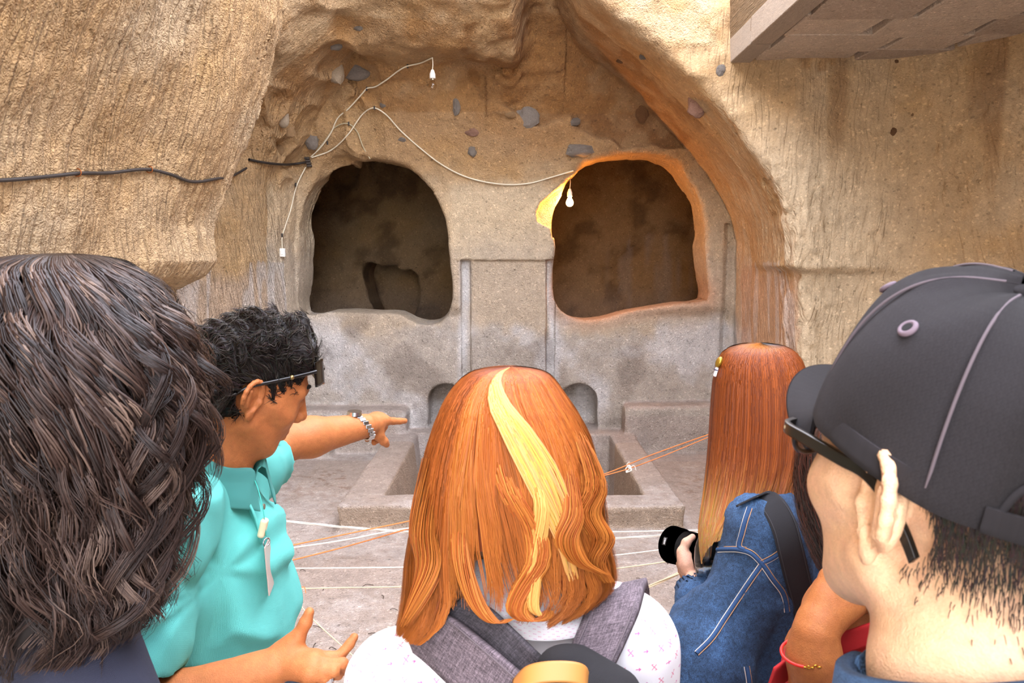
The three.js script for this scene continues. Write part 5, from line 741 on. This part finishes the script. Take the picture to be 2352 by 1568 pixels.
  for (let k = 0; k < 6400; k++) { const a0 = (r() * 2 - 1) * (k % 4 ? 1.75 : Math.PI), g = clamp(a0 / 1.57, -1, 1), rho = .965 + .045 * r(), s1 = g > .2 ? lerp(.82, .66, (g - .2) / .8) + .08 * r() : lerp(.99, .84, (g + 1) / 1.2) - .05 * r(), sw = g > -.2 ? -.22 * (g + .2) : 0, s0 = .002 + .05 * r() * r(), pts = [], ph = vn(a0 * 8, 3, 3) * 2; for (let j = 0; j <= 13; j++) { const f = j / 13, s = lerp(s0, s1, f), w = sstep(.62, 1, f); pts.push(S0(a0 + sw * sstep(.4, 1, f) + .07 * w * Math.sin(f * 10 + ph * 2), s, rho + .03 * w * Math.sin(f * 9 + ph * 3))); }
    const u = clamp(.5 + .12 * vn(a0 * 20, 7, 1) + .7 * (r() - .5), 0, 1), c = [0, 1, 2].map((i) => lerp(dk[i], cop[i], u)), c2 = [0, 1, 2].map((i) => lerp(go[i], bl[i], r())), root = sstep(-.9, .4, g) * .55 + .12; L.push({ p: pts, r: .0006 + .0003 * r(), c: (f) => { const s = f * s1, a = sstep(root * .28 + .03, root * .28 * .3, s) * sstep(-.75, .1, g + .2 * (u - .5)), b = sstep(.62, .95, s + .1 * (u - .5)) * sstep(.9, .2, g); return [0, 1, 2].map((i) => lerp(lerp(lerp(c[i], go[i], .75 * sstep(.3, .06, s) * (.4 + .6 * u) * sstep(.9, .1, g)), rt[i], a), c2[i], b * .9)); } }); }  // golden band near the crown is shine painted into the strand colour
  mesh('hair', under(mergeGeometries([hairShell(S0, .955, (a) => { const g = clamp(a / 1.57, -1, 1); return g > .2 ? lerp(.8, .66, (g - .2) / .8) : lerp(.93, .8, (g + 1) / 1.2); }, (a, s) => [0, 1, 2].map((i) => lerp(lerp(dk[i], rt[i], sstep(.16, .05, s)), go[i], .8 * sstep(.7, .95, s)))), ribbons(L, H.c)]), t), hairMat(.34, .45), t);
  const hc = thing('hair_clip', 'small gold and white hair clip at the left of the long copper hair', 'hair clip', at(1648, 838, 1.63)); mesh('clasp', new THREE.SphereGeometry(.011, 16, 10).scale(.6, 1.1, 1).rotateZ(-.4).translate(.003, .006, 0), std('#a8842e', .35, { metalness: .7 }), hc); mesh('pin', new RoundedBoxGeometry(.006, .02, .008, 2, .002).rotateZ(-.25).translate(-.003, -.014, 0), std('#e9e6ee', .35), hc); mesh('pin_band', new RoundedBoxGeometry(.0066, .003, .0086, 1, .001).rotateZ(-.25).translate(-.003, -.01, 0), std('#3a3450', .4), hc);
  // camera, its strap and the bottle under her arm
  const c = thing('camera', 'black camera with its lens held by the woman in denim', 'camera', A(420, 560, 1.74)), bk = phys('#17171a', .45), ax = V(-.5, -.12, -.85).normalize();
  const basis = new THREE.Matrix4().makeBasis(V(0, 1, 0).cross(ax).normalize().negate(), ax.clone().cross(V(0, 1, 0).cross(ax).normalize().negate()).negate(), ax), lat = (p) => new THREE.LatheGeometry(p.map(([a, b]) => new THREE.Vector2(a, b)), 40).rotateX(Math.PI / 2).applyMatrix4(basis);
  const o = A(330, 560, 1.735).sub(c.position), put = (g) => g.translate(o.x, o.y, o.z);
  mesh('lens_barrel', put(lat([[0, -.08], [.034, -.08], [.035, -.03], [.037, -.028], [.037, .0], [.034, .002], [.034, .02]])), bk, c); mesh('lens_hood', put(lat([[.036, .012], [.041, .016], [.0425, .045], [.0395, .046], [.038, .02], [.034, .016]])), bk, c); mesh('front_glass', put(lat([[0, .034], [.02, .032], [.034, .026]])), phys('#0b0d12', .05), c);
  mesh('zoom_ring', put(lat([[.0355, -.025], [.0385, -.024], [.0385, -.004], [.0355, -.003]])), std('#232326', .8, { bumpMap: weave, bumpScale: .002 }), c);
  const body = new RoundedBoxGeometry(.13, .09, .05, 4, .014).translate(0, 0, -.105).applyMatrix4(basis); mesh('camera_body', put(body), bk, c); mesh('viewfinder_hump', put(new RoundedBoxGeometry(.05, .035, .05, 3, .01).translate(0, .055, -.1).applyMatrix4(basis)), bk, c);
  { const cv = document.createElement('canvas'); cv.width = 256; cv.height = 80; const x = cv.getContext('2d'); x.fillStyle = '#17171a'; x.fillRect(0, 0, 256, 80); x.fillStyle = '#f2f2f2'; x.font = 'bold 62px serif'; x.textAlign = 'center'; x.fillText('Canon', 128, 60); const tx = new THREE.CanvasTexture(cv); tx.colorSpace = THREE.SRGBColorSpace; const e1 = V().setFromMatrixColumn(basis, 0), e2 = V().setFromMatrixColumn(basis, 1), sg = 1;
    const want = A(235, 515, 1.7).sub(c.position).sub(o); want.addScaledVector(ax, -want.dot(ax)).normalize(); const a0 = Math.atan2(want.dot(e2), want.dot(e1)); const gg = sheet((u, v) => { const a = a0 + (u - .5) * .42; return o.clone().addScaledVector(e1, Math.cos(a) * .0432).addScaledVector(e2, Math.sin(a) * .0432).addScaledVector(ax, .026 + (v - .5) * .012); }, 12, 2, .0004); mesh('lettering', gg, std('#ffffff', .5, { map: tx }), c); }
  const sp = [A(640, 560, 1.8), on(1690, 1205, .03), on(1716, 1150, .012), on(1745, 1140, .004), on(1775, 1160, .003), on(1800, 1205, .003), on(1815, 1260, .003), on(1832, 1330, .003), on(1850, 1400, .003), on(1862, 1470, .006)].slice(2);
  const st = thing('camera_strap', 'wide black strap over the shoulder of the denim jacket', 'strap', sp[2]); mesh('webbing', under(band(sp, (v) => V(.93, lerp(.6, .12, v), lerp(.3, .1, v)).normalize(), .046, .004, 60), st), std('#201f23', .8, { bumpMap: weave, bumpScale: .001 }), st); for (const s of [-.019, .019]) mesh('edge_stitching', under(tube(sp.map((p, i) => p.clone().addScaledVector(V(.93, lerp(.6, .12, i / 7), lerp(.3, .1, i / 7)).normalize(), s).add(V(0, 0, .003))), .0008, 50, 5), st), std('#3a393d', .9), st);
  const bp = at(1634, 1340, 1.57), b = thing('bottle', 'clear plastic water bottle with a dark blue label tucked under the denim sleeve', 'bottle', bp), tilt = new THREE.Quaternion().setFromEuler(new THREE.Euler(.1, 0, .1)), lb = (p) => new THREE.LatheGeometry(p.map(([a, y]) => new THREE.Vector2(a, y)), 40).applyQuaternion(tilt);
  mesh('bottle_wall', lb([[0, -.1], [.027, -.1], [.03, -.094], [.03, -.05], [.029, .0], [.031, .03], [.0315, .055], [.029, .078], [.022, .098], [.014, .108], [.013, .12]]), phys('#e9eef2', .08, { transmission: 1, thickness: 0, ior: 1.5 }), b);
  mesh('cap', lb([[0, .136], [.014, .136], [.015, .132], [.015, .116], [.0135, .115]]), std('#e8e8ee', .4), b); mesh('water', lb([[0, -.098], [.0275, -.098], [.0285, -.05], [.0278, .0], [.0295, .03], [.0298, .04], [0, .04]]), phys('#ffffff', .02, { transmission: 1, thickness: .05, ior: 1.33 }), b);
  { const cv = document.createElement('canvas'); cv.width = 512; cv.height = 160; const x = cv.getContext('2d'); x.fillStyle = '#25236b'; x.fillRect(0, 0, 512, 160); x.fillStyle = '#f4f4f8'; x.font = 'bold 92px serif'; x.textAlign = 'left'; for (const ox of [40, 296]) { x.fillText('lar', ox, 100); x.fillRect(ox + 6, 118, 110, 4); } const tx = new THREE.CanvasTexture(cv); tx.colorSpace = THREE.SRGBColorSpace; tx.wrapS = THREE.RepeatWrapping; tx.offset.x = .12; mesh('label_wrap', new THREE.CylinderGeometry(.0318, .0312, .058, 48, 1, true).translate(0, -.012, 0).rotateY(2.7).applyQuaternion(tilt), std('#ffffff', .4, { map: tx, side: THREE.DoubleSide }), b); }
}
// ================================================================ woman in red with dark curls, hand at her chin
{
  const t = thing('person', 'woman in a red sleeveless top with dark curls, her hand raised to her chin', 'person', V(.62, 0, -1.2));
  const sk = skin('#b06c3a'), H = frame(at(2000, 1130, 1.2), pose(-38, 8, 0), .97), q = pose(-30, 5), hips = V(.6, .85, -1.2), neck = at(2030, 1370, 1.19), chest = at(2010, 1640, 1.18), sL = at(1880, 1500, 1.24), sR = at(2170, 1480, 1.1), wL = at(1905, 1478, 1.06), eL = at(1872, 1760, 1.1), eR = V(.68, 1.02, -1.08), wR = V(.6, .95, -1.28);
  const A = (x, y, d) => at(1780 + x / 5.443, 1280 + y / 5.443, d);
  const P = headPrims(H); P.push(cap(H(0, -.04, -.02), neck, .05, .054, .03), cap(neck, chest, .06, .09, .06), ell(chest, [.15, .2, .105], q, .05), ell(chest.clone().lerp(hips, .55), [.13, .19, .1], q, .05), ell(hips, [.16, .14, .12], q, .05), cap(neck.clone().add(V(0, -.03, 0)), sL, .045, .045, .05), cap(neck.clone().add(V(0, -.03, 0)), sR, .045, .045, .05), cap(sL, eL, .044, .037, .03), cap(eL, A(490, 1250, 1.06), .04, .033, .02), cap(A(490, 1250, 1.06), A(500, 960, 1.06), .033, .031, .02), cap(sR, eR, .044, .037, .03), cap(eR, wR, .037, .026, .02));
  P.push(...handPrims(A(520, 850, 1.065), [[A(690, 260, 1.09), A(760, 150, 1.12), A(860, 100, 1.14), A(930, 90, 1.15)], [A(820, 350, 1.085), A(980, 330, 1.12), A(1060, 290, 1.15), A(1090, 250, 1.17)], [A(940, 480, 1.08), A(1090, 500, 1.115), A(1160, 440, 1.15), A(1190, 390, 1.17)], [A(980, 610, 1.075), A(1080, 620, 1.11), A(1160, 580, 1.14), A(1200, 530, 1.16)]], [A(560, 600, 1.1), A(620, 380, 1.12), A(700, 230, 1.14), A(780, 120, 1.16)], 1.25));
  { const d = wR.clone().sub(eR).normalize(), s = V(0, 1, 0).cross(d).normalize(), u = d.clone().cross(s), g = (a, b, c) => wR.clone().addScaledVector(d, a).addScaledVector(s, b).addScaledVector(u, c); P.push(...handPrims(wR, [-.028, -.009, .01, .027].map((b) => [g(.08, b, 0), g(.11, b * 1.1, -.014), g(.125, b * 1.1, -.034), g(.115, b * 1.1, -.05)]), [g(.03, -.03, -.01), g(.055, -.045, -.02), g(.075, -.045, -.03), g(.09, -.04, -.035)], .85)); }
  legs(t, P, hips, q, std('#2a2f3a', .9, { map: twill }), std('#8a7a68', .6));
  mesh('body', under(bodyGeometry(field(P), box([H.c, hips.clone().setY(0), eL, wR, eR, A(560, 200, 1.05)], .2), .012, [[...box([H.c], .16), .006], [...box([A(250, 60, 1.06), A(1250, 1500, 1.17)], .03), .004]]), t), sk, t);
  const S = [ell(chest, [.168, .225, .125], q, .06), ell(chest.clone().lerp(hips, .55), [.145, .21, .118], q, .05), ell(hips, [.175, .15, .135], q, .05)];
  const sf = field(S, (d, x, y, z) => Math.max(d + .008 * vn(x * 12, y * 5 + x * 4, z * 12) + .004 * Math.sin((y + .4 * x) * 90), hips.y - .12 - y, (y - at(1960, 1490, 1.1).y) - .22 * (x - at(1960, 1490, 1.1).x)));
  const red = std('#b81418', .75, { bumpMap: knit, bumpScale: .001 }), top = mesh('top', under(bodyGeometry(sf, box([chest, hips], .24), .008), t), red, t);
  mesh('shoulder_strap', under(band([A(-60, 1560, 1.08), A(250, 1330, 1.1), A(640, 1150, 1.1), A(1000, 1020, 1.085), A(1400, 880, 1.075), A(1700, 760, 1.08)], V(.15, .95, .25).normalize(), (v) => .05 - .012 * v, .005, 40), t), red, top);
  const S0 = hairBody([[957, 1998, 2002, 1.2, .004], [960, 1960, 2040, 1.2, .03], [970, 1905, 2095, 1.2, .08], [1000, 1870, 2130, 1.2, .11], [1060, 1848, 2150, 1.195, .125], [1130, 1842, 2160, 1.19, .13], [1200, 1850, 2160, 1.185, .125], [1260, 1868, 2150, 1.175, .115], [1310, 1890, 2130, 1.165, .1], [1350, 1925, 2095, 1.155, .08], [1375, 1955, 2060, 1.15, .05]]);
  const r = rng(41), L = [], a1 = lin('#1a0f0b'), a2 = lin('#54271a'); for (let k = 0; k < 1900; k++) { const a0 = (r() * 2 - 1) * 2.6, s1 = .8 + .2 * r(), ph = r() * 6, fr = 16 + 8 * r(), am = .05 + .03 * r(), rho = .93 + .08 * r(), pts = [], s0 = r() * r() * .5; for (let j = 0; j <= 18; j++) { const f = j / 18, s = lerp(s0, s1, f); pts.push(S0(a0 + am * Math.sin(f * fr + ph), s, rho + am * Math.cos(f * fr + ph))); } const u = r() ** 2, c = [0, 1, 2].map((i) => lerp(a1[i], a2[i], u)); L.push({ p: pts, r: .0008, c: () => c }); }
  mesh('hair', under(mergeGeometries([hairShell(S0, .92, .97, () => a1.map((v) => v * .7)), ribbons(L, H.c)]), t), hairMat(.4), t);
  const e = thing('earring', 'thin gold hoop earring beside the dark curls of the woman in red', 'earring', A(760, 180, 1.04)); mesh('hoop', new THREE.TorusGeometry(.018, .0009, 6, 40, 2.4).rotateZ(2.9).rotateY(.35), std('#c9a24e', .25, { metalness: 1 }), e); mesh('bead', new THREE.SphereGeometry(.0022, 10, 8).translate(-.006, -.0185, 0), std('#e6e0d0', .3), e);
  const gold = std('#d9a441', .25, { metalness: 1 }), bc = A(495, 1335, 1.025).add(V(.002, 0, -.0335)), b = thing('bracelet', 'red cord bracelet with a gold chain on the wrist raised to the chin', 'bracelet', bc), bp = (a) => V(Math.sin(a) * .0335, -.004 * Math.cos(a) + .004 * Math.sin(a), Math.cos(a) * .0335);
  mesh('cord', tube(Array.from({ length: 25 }, (_, i) => bp(-.45 - i / 24 * 5.0)), .0022, 80, 8), std('#d81e12', .5), b);
  for (let i = 0; i < 10; i++) { const a = -.42 + i * .135, p = bp(a); mesh('chain_link', new THREE.TorusGeometry(i === 3 || i === 4 ? .0036 : .0022, .0009, 6, 14).rotateX(i % 2 ? .3 : 1.2).rotateY(a).translate(p.x, p.y, p.z), gold, b); }
}
// ================================================================ man in the black cap, nearest at the right
{
  const t = thing('person', 'man with a short dark haircut under a black cap, wearing a light blue denim shirt', 'person', V(.3, 0, -.55));
  const sk = skin('#e9bf98'), H = frame(V(.313, 1.597, -.545), pose(-17, -7, 2), 1.05), q = pose(-20, 4), neck = V(.302, 1.482, -.5), hips = V(.33, .98, -.52), chest = V(.335, 1.2, -.52), sL = V(.17, 1.34, -.55), sR = V(.53, 1.35, -.5), eL = V(.13, 1.07, -.52), eR = V(.58, 1.07, -.46), wL = V(.19, .88, -.66), wR = V(.54, .88, -.6);
  const P = headPrims(H, { ear: 1.12 }); P.push(cap(H(0, -.035, -.035), neck, .058, .064, .03), cap(neck, chest, .055, .06, .02), ell(chest.clone().add(V(0, -.04, 0)), [.14, .19, .095], q, .03), ell(chest.clone().lerp(hips, .55), [.125, .18, .09], q, .03), ell(hips, [.14, .12, .1], q, .03), cap(neck.clone().add(V(0, -.09, 0)), sL, .03, .04, .02), cap(neck.clone().add(V(0, -.09, 0)), sR, .03, .04, .02), cap(sL, eL, .05, .042, .03), cap(eL, wL, .042, .03, .02), cap(sR, eR, .05, .042, .03), cap(eR, wR, .042, .03, .02));
  for (const [w, e, sg] of [[wL, eL, -1], [wR, eR, 1]]) { const d = w.clone().sub(e).normalize(), s = V(0, 1, 0).cross(d).normalize(), u = d.clone().cross(s), g = (a, b, c) => w.clone().addScaledVector(d, a).addScaledVector(s, b).addScaledVector(u, c); P.push(...handPrims(w, [-.028, -.009, .01, .027].map((b, i) => [g(.09 - i * .003, b * sg, 0), g(.125 - i * .004, b * sg * 1.1, -.012), g(.142, b * sg * 1.1, -.034), g(.137, b * sg * 1.1, -.05)]), [g(.03, -.03 * sg, -.01), g(.06, -.045 * sg, -.018), g(.085, -.048 * sg, -.025), g(.105, -.044 * sg, -.03)], .95)); }
  legs(t, P, hips, q, std('#3a3f48', .9, { map: twill }), std('#5a5550', .6));
  mesh('body', under(bodyGeometry(field(P), box([H.c, hips.clone().setY(0), eL, eR, wL, wR, sL, sR], .2), .012, [[...box([H.c], .17), .0034], [...box([neck], .11), .005]]), t), sk, t);
  const den = std('#6f9fd2', .9, { map: twill, bumpMap: twillBump, bumpScale: .001 }), S = [cap(neck.clone().add(V(0, -.075, 0)), sL, .066, .07, .06), cap(neck.clone().add(V(0, -.075, 0)), sR, .066, .07, .06), cap(neck.clone().add(V(0, -.01, 0)), neck.clone().add(V(0, -.08, 0)), .075, .085, .03), ell(chest, [.19, .25, .135], q, .06), ell(chest.clone().lerp(hips, .55), [.17, .22, .13], q, .05), ell(hips, [.18, .15, .135], q, .05), cap(sL, eL, .068, .058, .05), cap(sR, eR, .068, .058, .05), cap(eL, eL.clone().lerp(wL, .9), .056, .044, .02), cap(eR, eR.clone().lerp(wR, .9), .056, .044, .02)];
  const hand = field([cap(eL, wL, .044, .033, .02), cap(eR, wR, .044, .033, .02), cap(H(0, -.035, -.035), neck, .06, .066, .03)]);
  const sf = field(S, (d, x, y, z) => Math.max(d + .008 * vn(x * 9, y * 6, z * 9), -(hand(x, y, z) - .006), hips.y - .12 - y, y - neck.y + .01)), sh = mesh('denim_shirt', under(bodyGeometry(sf, box([neck, sL, sR, eL, eR, wL, wR, hips], .16), .0095), t), den, t);
  const cq = pose(-22, 20), cp = (a, out, up) => V(Math.sin(a) * (.07 + out), up - .02, -Math.cos(a) * (.07 + out)).applyQuaternion(cq).add(neck), prof = [[-.002, -.03], [.002, .012], [.006, .03], [.013, .031], [.02, .012], [.03, -.018], [.036, -.034]];
  mesh('collar', under(sheet((u, v) => { const a = .3 + u * (Math.PI * 2 - .6), w = v * 6, i = Math.min(Math.floor(w), 5), m = w - i; return cp(a, lerp(prof[i][0], prof[i + 1][0], m), lerp(prof[i][1], prof[i + 1][1], m)); }, 64, 24, .003), t), den, sh);
  // cropped hair: short strands over the sides and back of the head, thinning towards the nape and temple
  const r = rng(51), L = [], inv = H.q.clone().invert();
  const skull = field([ell(H(0, .03, -.012), [.0775, .09, .1015].map((v) => v * 1.02), H.q, .02), ell(H(0, -.03, -.04), [.06, .06, .055], H.q, .05), cap(H(0, -.035, -.035), neck, .058, .064, .03)]);
  for (let k = 0; k < 40000 && L.length < 15000; k++) {
    const a = (r() * 2 - 1) * 2.3, y = lerp(-.125, .075, r()), back = Math.abs(a) < 1.2; let p = H(Math.sin(a) * .2, y, -.012 - Math.cos(a) * .2), c0 = H(0, y, -.012), d = c0.clone().sub(p).normalize(); let tt = 0; for (let i = 0; i < 40; i++) { const v = skull(p.x, p.y, p.z); if (v < .0008) break; p.addScaledVector(d, v * .9); }
    const lp = p.clone().sub(H.c).applyQuaternion(inv), Z = -lp.z, Y = lp.y, X = Math.abs(lp.x);
    const limit = Z < -.03 ? -.046 + .25 * X : Z < .02 ? .0 + (Z + .03) * .3 : -.028 + (Z - .02) * 1.6, fade = sstep(limit - .035, limit + .045, Y); if (Z > .062 || (X > .05 && Math.hypot(Y + .006, Z + .018) < .035)) continue; if (r() > fade * (.45 + .55 * fade)) continue;
    const e = .002, n = V(skull(p.x + e, p.y, p.z) - skull(p.x - e, p.y, p.z), skull(p.x, p.y + e, p.z) - skull(p.x, p.y - e, p.z), skull(p.x, p.y, p.z + e) - skull(p.x, p.y, p.z - e)).normalize();
    const fl = V((r() - .5) * .5, -1, (r() - .5) * .5); fl.addScaledVector(n, -fl.dot(n)).normalize(); const len = (.004 + .011 * fade) * (.6 + .7 * r()), pts = [0, .33, .66, 1].map((s) => p.clone().addScaledVector(fl, len * s).addScaledVector(n, .0022 * Math.sin(s * 2.4) - .0005)); const c = [.022 + .02 * r(), .017 + .014 * r(), .015 + .01 * r()]; L.push({ p: pts, r: .0003 + .0001 * r(), c: () => c });
  }
  mesh('hair', under(strands(L), t), hairMat(.5, .4), t);
  // cap: six panels with seams, eyelets, brim, back opening with strap
  const c = thing('cap', 'black baseball cap with stitched eyelets and an open back strap', 'cap', H(0, .1, -.01)), Q = frame(H(0, .024, -.012).add(V(-.003, 0, -.004)), pose(-9, -13, 3), 1.07), cloth = std('#4b4347', .95, { map: twill, bumpMap: twillBump, bumpScale: .001 });
  const dome = (az, el, out = 0) => { const ce = Math.cos(el), se = Math.sin(el), sq = Math.pow(ce, .62), bulge = 1 + .012 * Math.cos(az * 6) * ce; const front = Math.max(0, Math.cos(az)); return Q(Math.sin(az) * (.089 + out) * sq * bulge, -.004 + (.108 + out + .01 * front) * se, Math.cos(az) * (.112 + out) * sq * bulge); };
  const open = (az) => { const b = Math.abs(Math.PI - Math.abs(az)); return b < .72 ? .46 * Math.sqrt(Math.max(0, 1 - (b / .72) ** 2)) : 0; };
  for (let k = 0; k < 6; k++) { const a0 = k / 6 * Math.PI * 2, a1 = (k + 1) / 6 * Math.PI * 2; mesh('crown_panel', under(sheet((u, v) => { let az = lerp(a0, a1, u); if (az > Math.PI) az -= Math.PI * 2; if (k === 2 && u >= 1) az = Math.PI; const lo = open(az); return dome(az, lerp(lo, Math.PI / 2 - .004, v), .003 * Math.sin(az * 5 + v * 6) * (1 - v) + .0015 * vn(az * 4, v * 5, 2)); }, 22, 26, .0024), c), cloth, c);
    mesh('panel_seam', under(tube(Array.from({ length: 14 }, (_, i) => { const az = a0 > Math.PI ? a0 - Math.PI * 2 : a0; return dome(az, lerp(open(az), Math.PI / 2 - .03, i / 13), .0012); }), .0011, 40, 6), c), std('#5a5055', .95), c);
    const am = (a0 + a1) / 2, ep = dome(am > Math.PI ? am - Math.PI * 2 : am, 0.86, .0035), en = dome(am > Math.PI ? am - Math.PI * 2 : am, .86, .011).sub(ep).normalize(); const eq = new THREE.Quaternion().setFromUnitVectors(V(0, 0, 1), en); mesh('eyelet', under(new THREE.TorusGeometry(.0048, .0019, 8, 22).applyQuaternion(eq).translate(ep.x, ep.y, ep.z), c), std('#6b5c66', .8), c); mesh('eyelet_hole', under(new THREE.CircleGeometry(.0034, 16).applyQuaternion(eq).translate(ep.x + en.x * .0016, ep.y + en.y * .0016, ep.z + en.z * .0016), c), std('#141214', 1), c); }
  mesh('sweatband', under(sheet((u, v) => { const az = (u * 2 - 1) * Math.PI; return dome(az, lerp(-.0, .16, v) * (open(az) > 0 ? .6 : 1), -.001); }, 80, 4, .003), c), cloth, c);
  mesh('brim', under(sheet((u, v) => { const w = (u - .5) * 2, az = w * .98, e = dome(az, .0, .001), L2 = .066 * Math.pow(Math.max(0, 1 - Math.abs(w) ** 2.6), .6); return e.add(Q(0, -.004 * v - .024 * w * w * v * .9, L2 * v).sub(Q(0, 0, 0))); }, 40, 16, .004), c), cloth, c);
  mesh('back_strap', under(sheet((u, v) => dome(Math.PI - .76 + u * 1.52, lerp(.0, .13, v), .0035), 24, 4, .003), c), cloth, c); mesh('strap_edge', under(tube(Array.from({ length: 21 }, (_, i) => { const az = Math.PI - .72 + i / 20 * 1.44; return dome(az > Math.PI ? az - Math.PI * 2 : az, open(az) + .02, .002); }), .0022, 60, 6), c), cloth, c);
  mesh('top_button', under(new THREE.SphereGeometry(.0085, 20, 12).scale(1, .55, 1).applyQuaternion(Q.q).translate(...Q(0, .106, 0).toArray()), c), cloth, c);
  // glasses
  const g = thing('glasses', 'black rimmed eyeglasses worn by the man in the cap', 'glasses', H(0, .01, .1)), fr = phys('#17130f', .3);
  for (const S of [-1, 1]) { const rim = Array.from({ length: 20 }, (_, i) => { const a = i / 20 * Math.PI * 2, x = S * .034 + .026 * Math.cos(a) * (1 - .06 * Math.sin(a)), y = .004 + .02 * Math.sin(a); return H(x, y, .116 - x * x * 5); }); mesh('rim', under(tube(rim, .0024, 60, 8, true), g), fr, g); mesh('lens', under(sheet((u, v) => { const a = u * Math.PI * 2, x = S * .034 + .0255 * v * Math.cos(a), y = .004 + .0195 * v * Math.sin(a); return H(x, y, .116 - x * x * 5); }, 24, 4, .0008), g), phys('#ffffff', .02, { transmission: 1, thickness: 0, ior: 1.5 }), g);
    mesh('temple', under(band([H(S * .062, .012, .098), H(S * .0745, .012, .09), H(S * .0785, .012, .06), H(S * .081, .012, .02), H(S * .0825, .012, -.002), H(S * .0815, .002, -.022), H(S * .079, -.014, -.037), H(S * .077, -.026, -.045)], (v) => V(0, 1, lerp(0, .7, sstep(.6, .9, v))).applyQuaternion(H.q).normalize(), (v) => .009 - .003 * Math.abs(v - .35), .004, 50), g), fr, g); mesh('hinge_pin', under(new THREE.SphereGeometry(.0018, 10, 8).translate(...H(S * .0765, .012, .088).toArray()), g), std('#cfc6a8', .3, { metalness: .8 }), g); }
  mesh('bridge', under(tube([H(-.01, .012, .1165), H(0, .015, .119), H(.01, .012, .1165)], .0024, 10, 8), g), fr, g);
}
renderer.render(scene, camera);
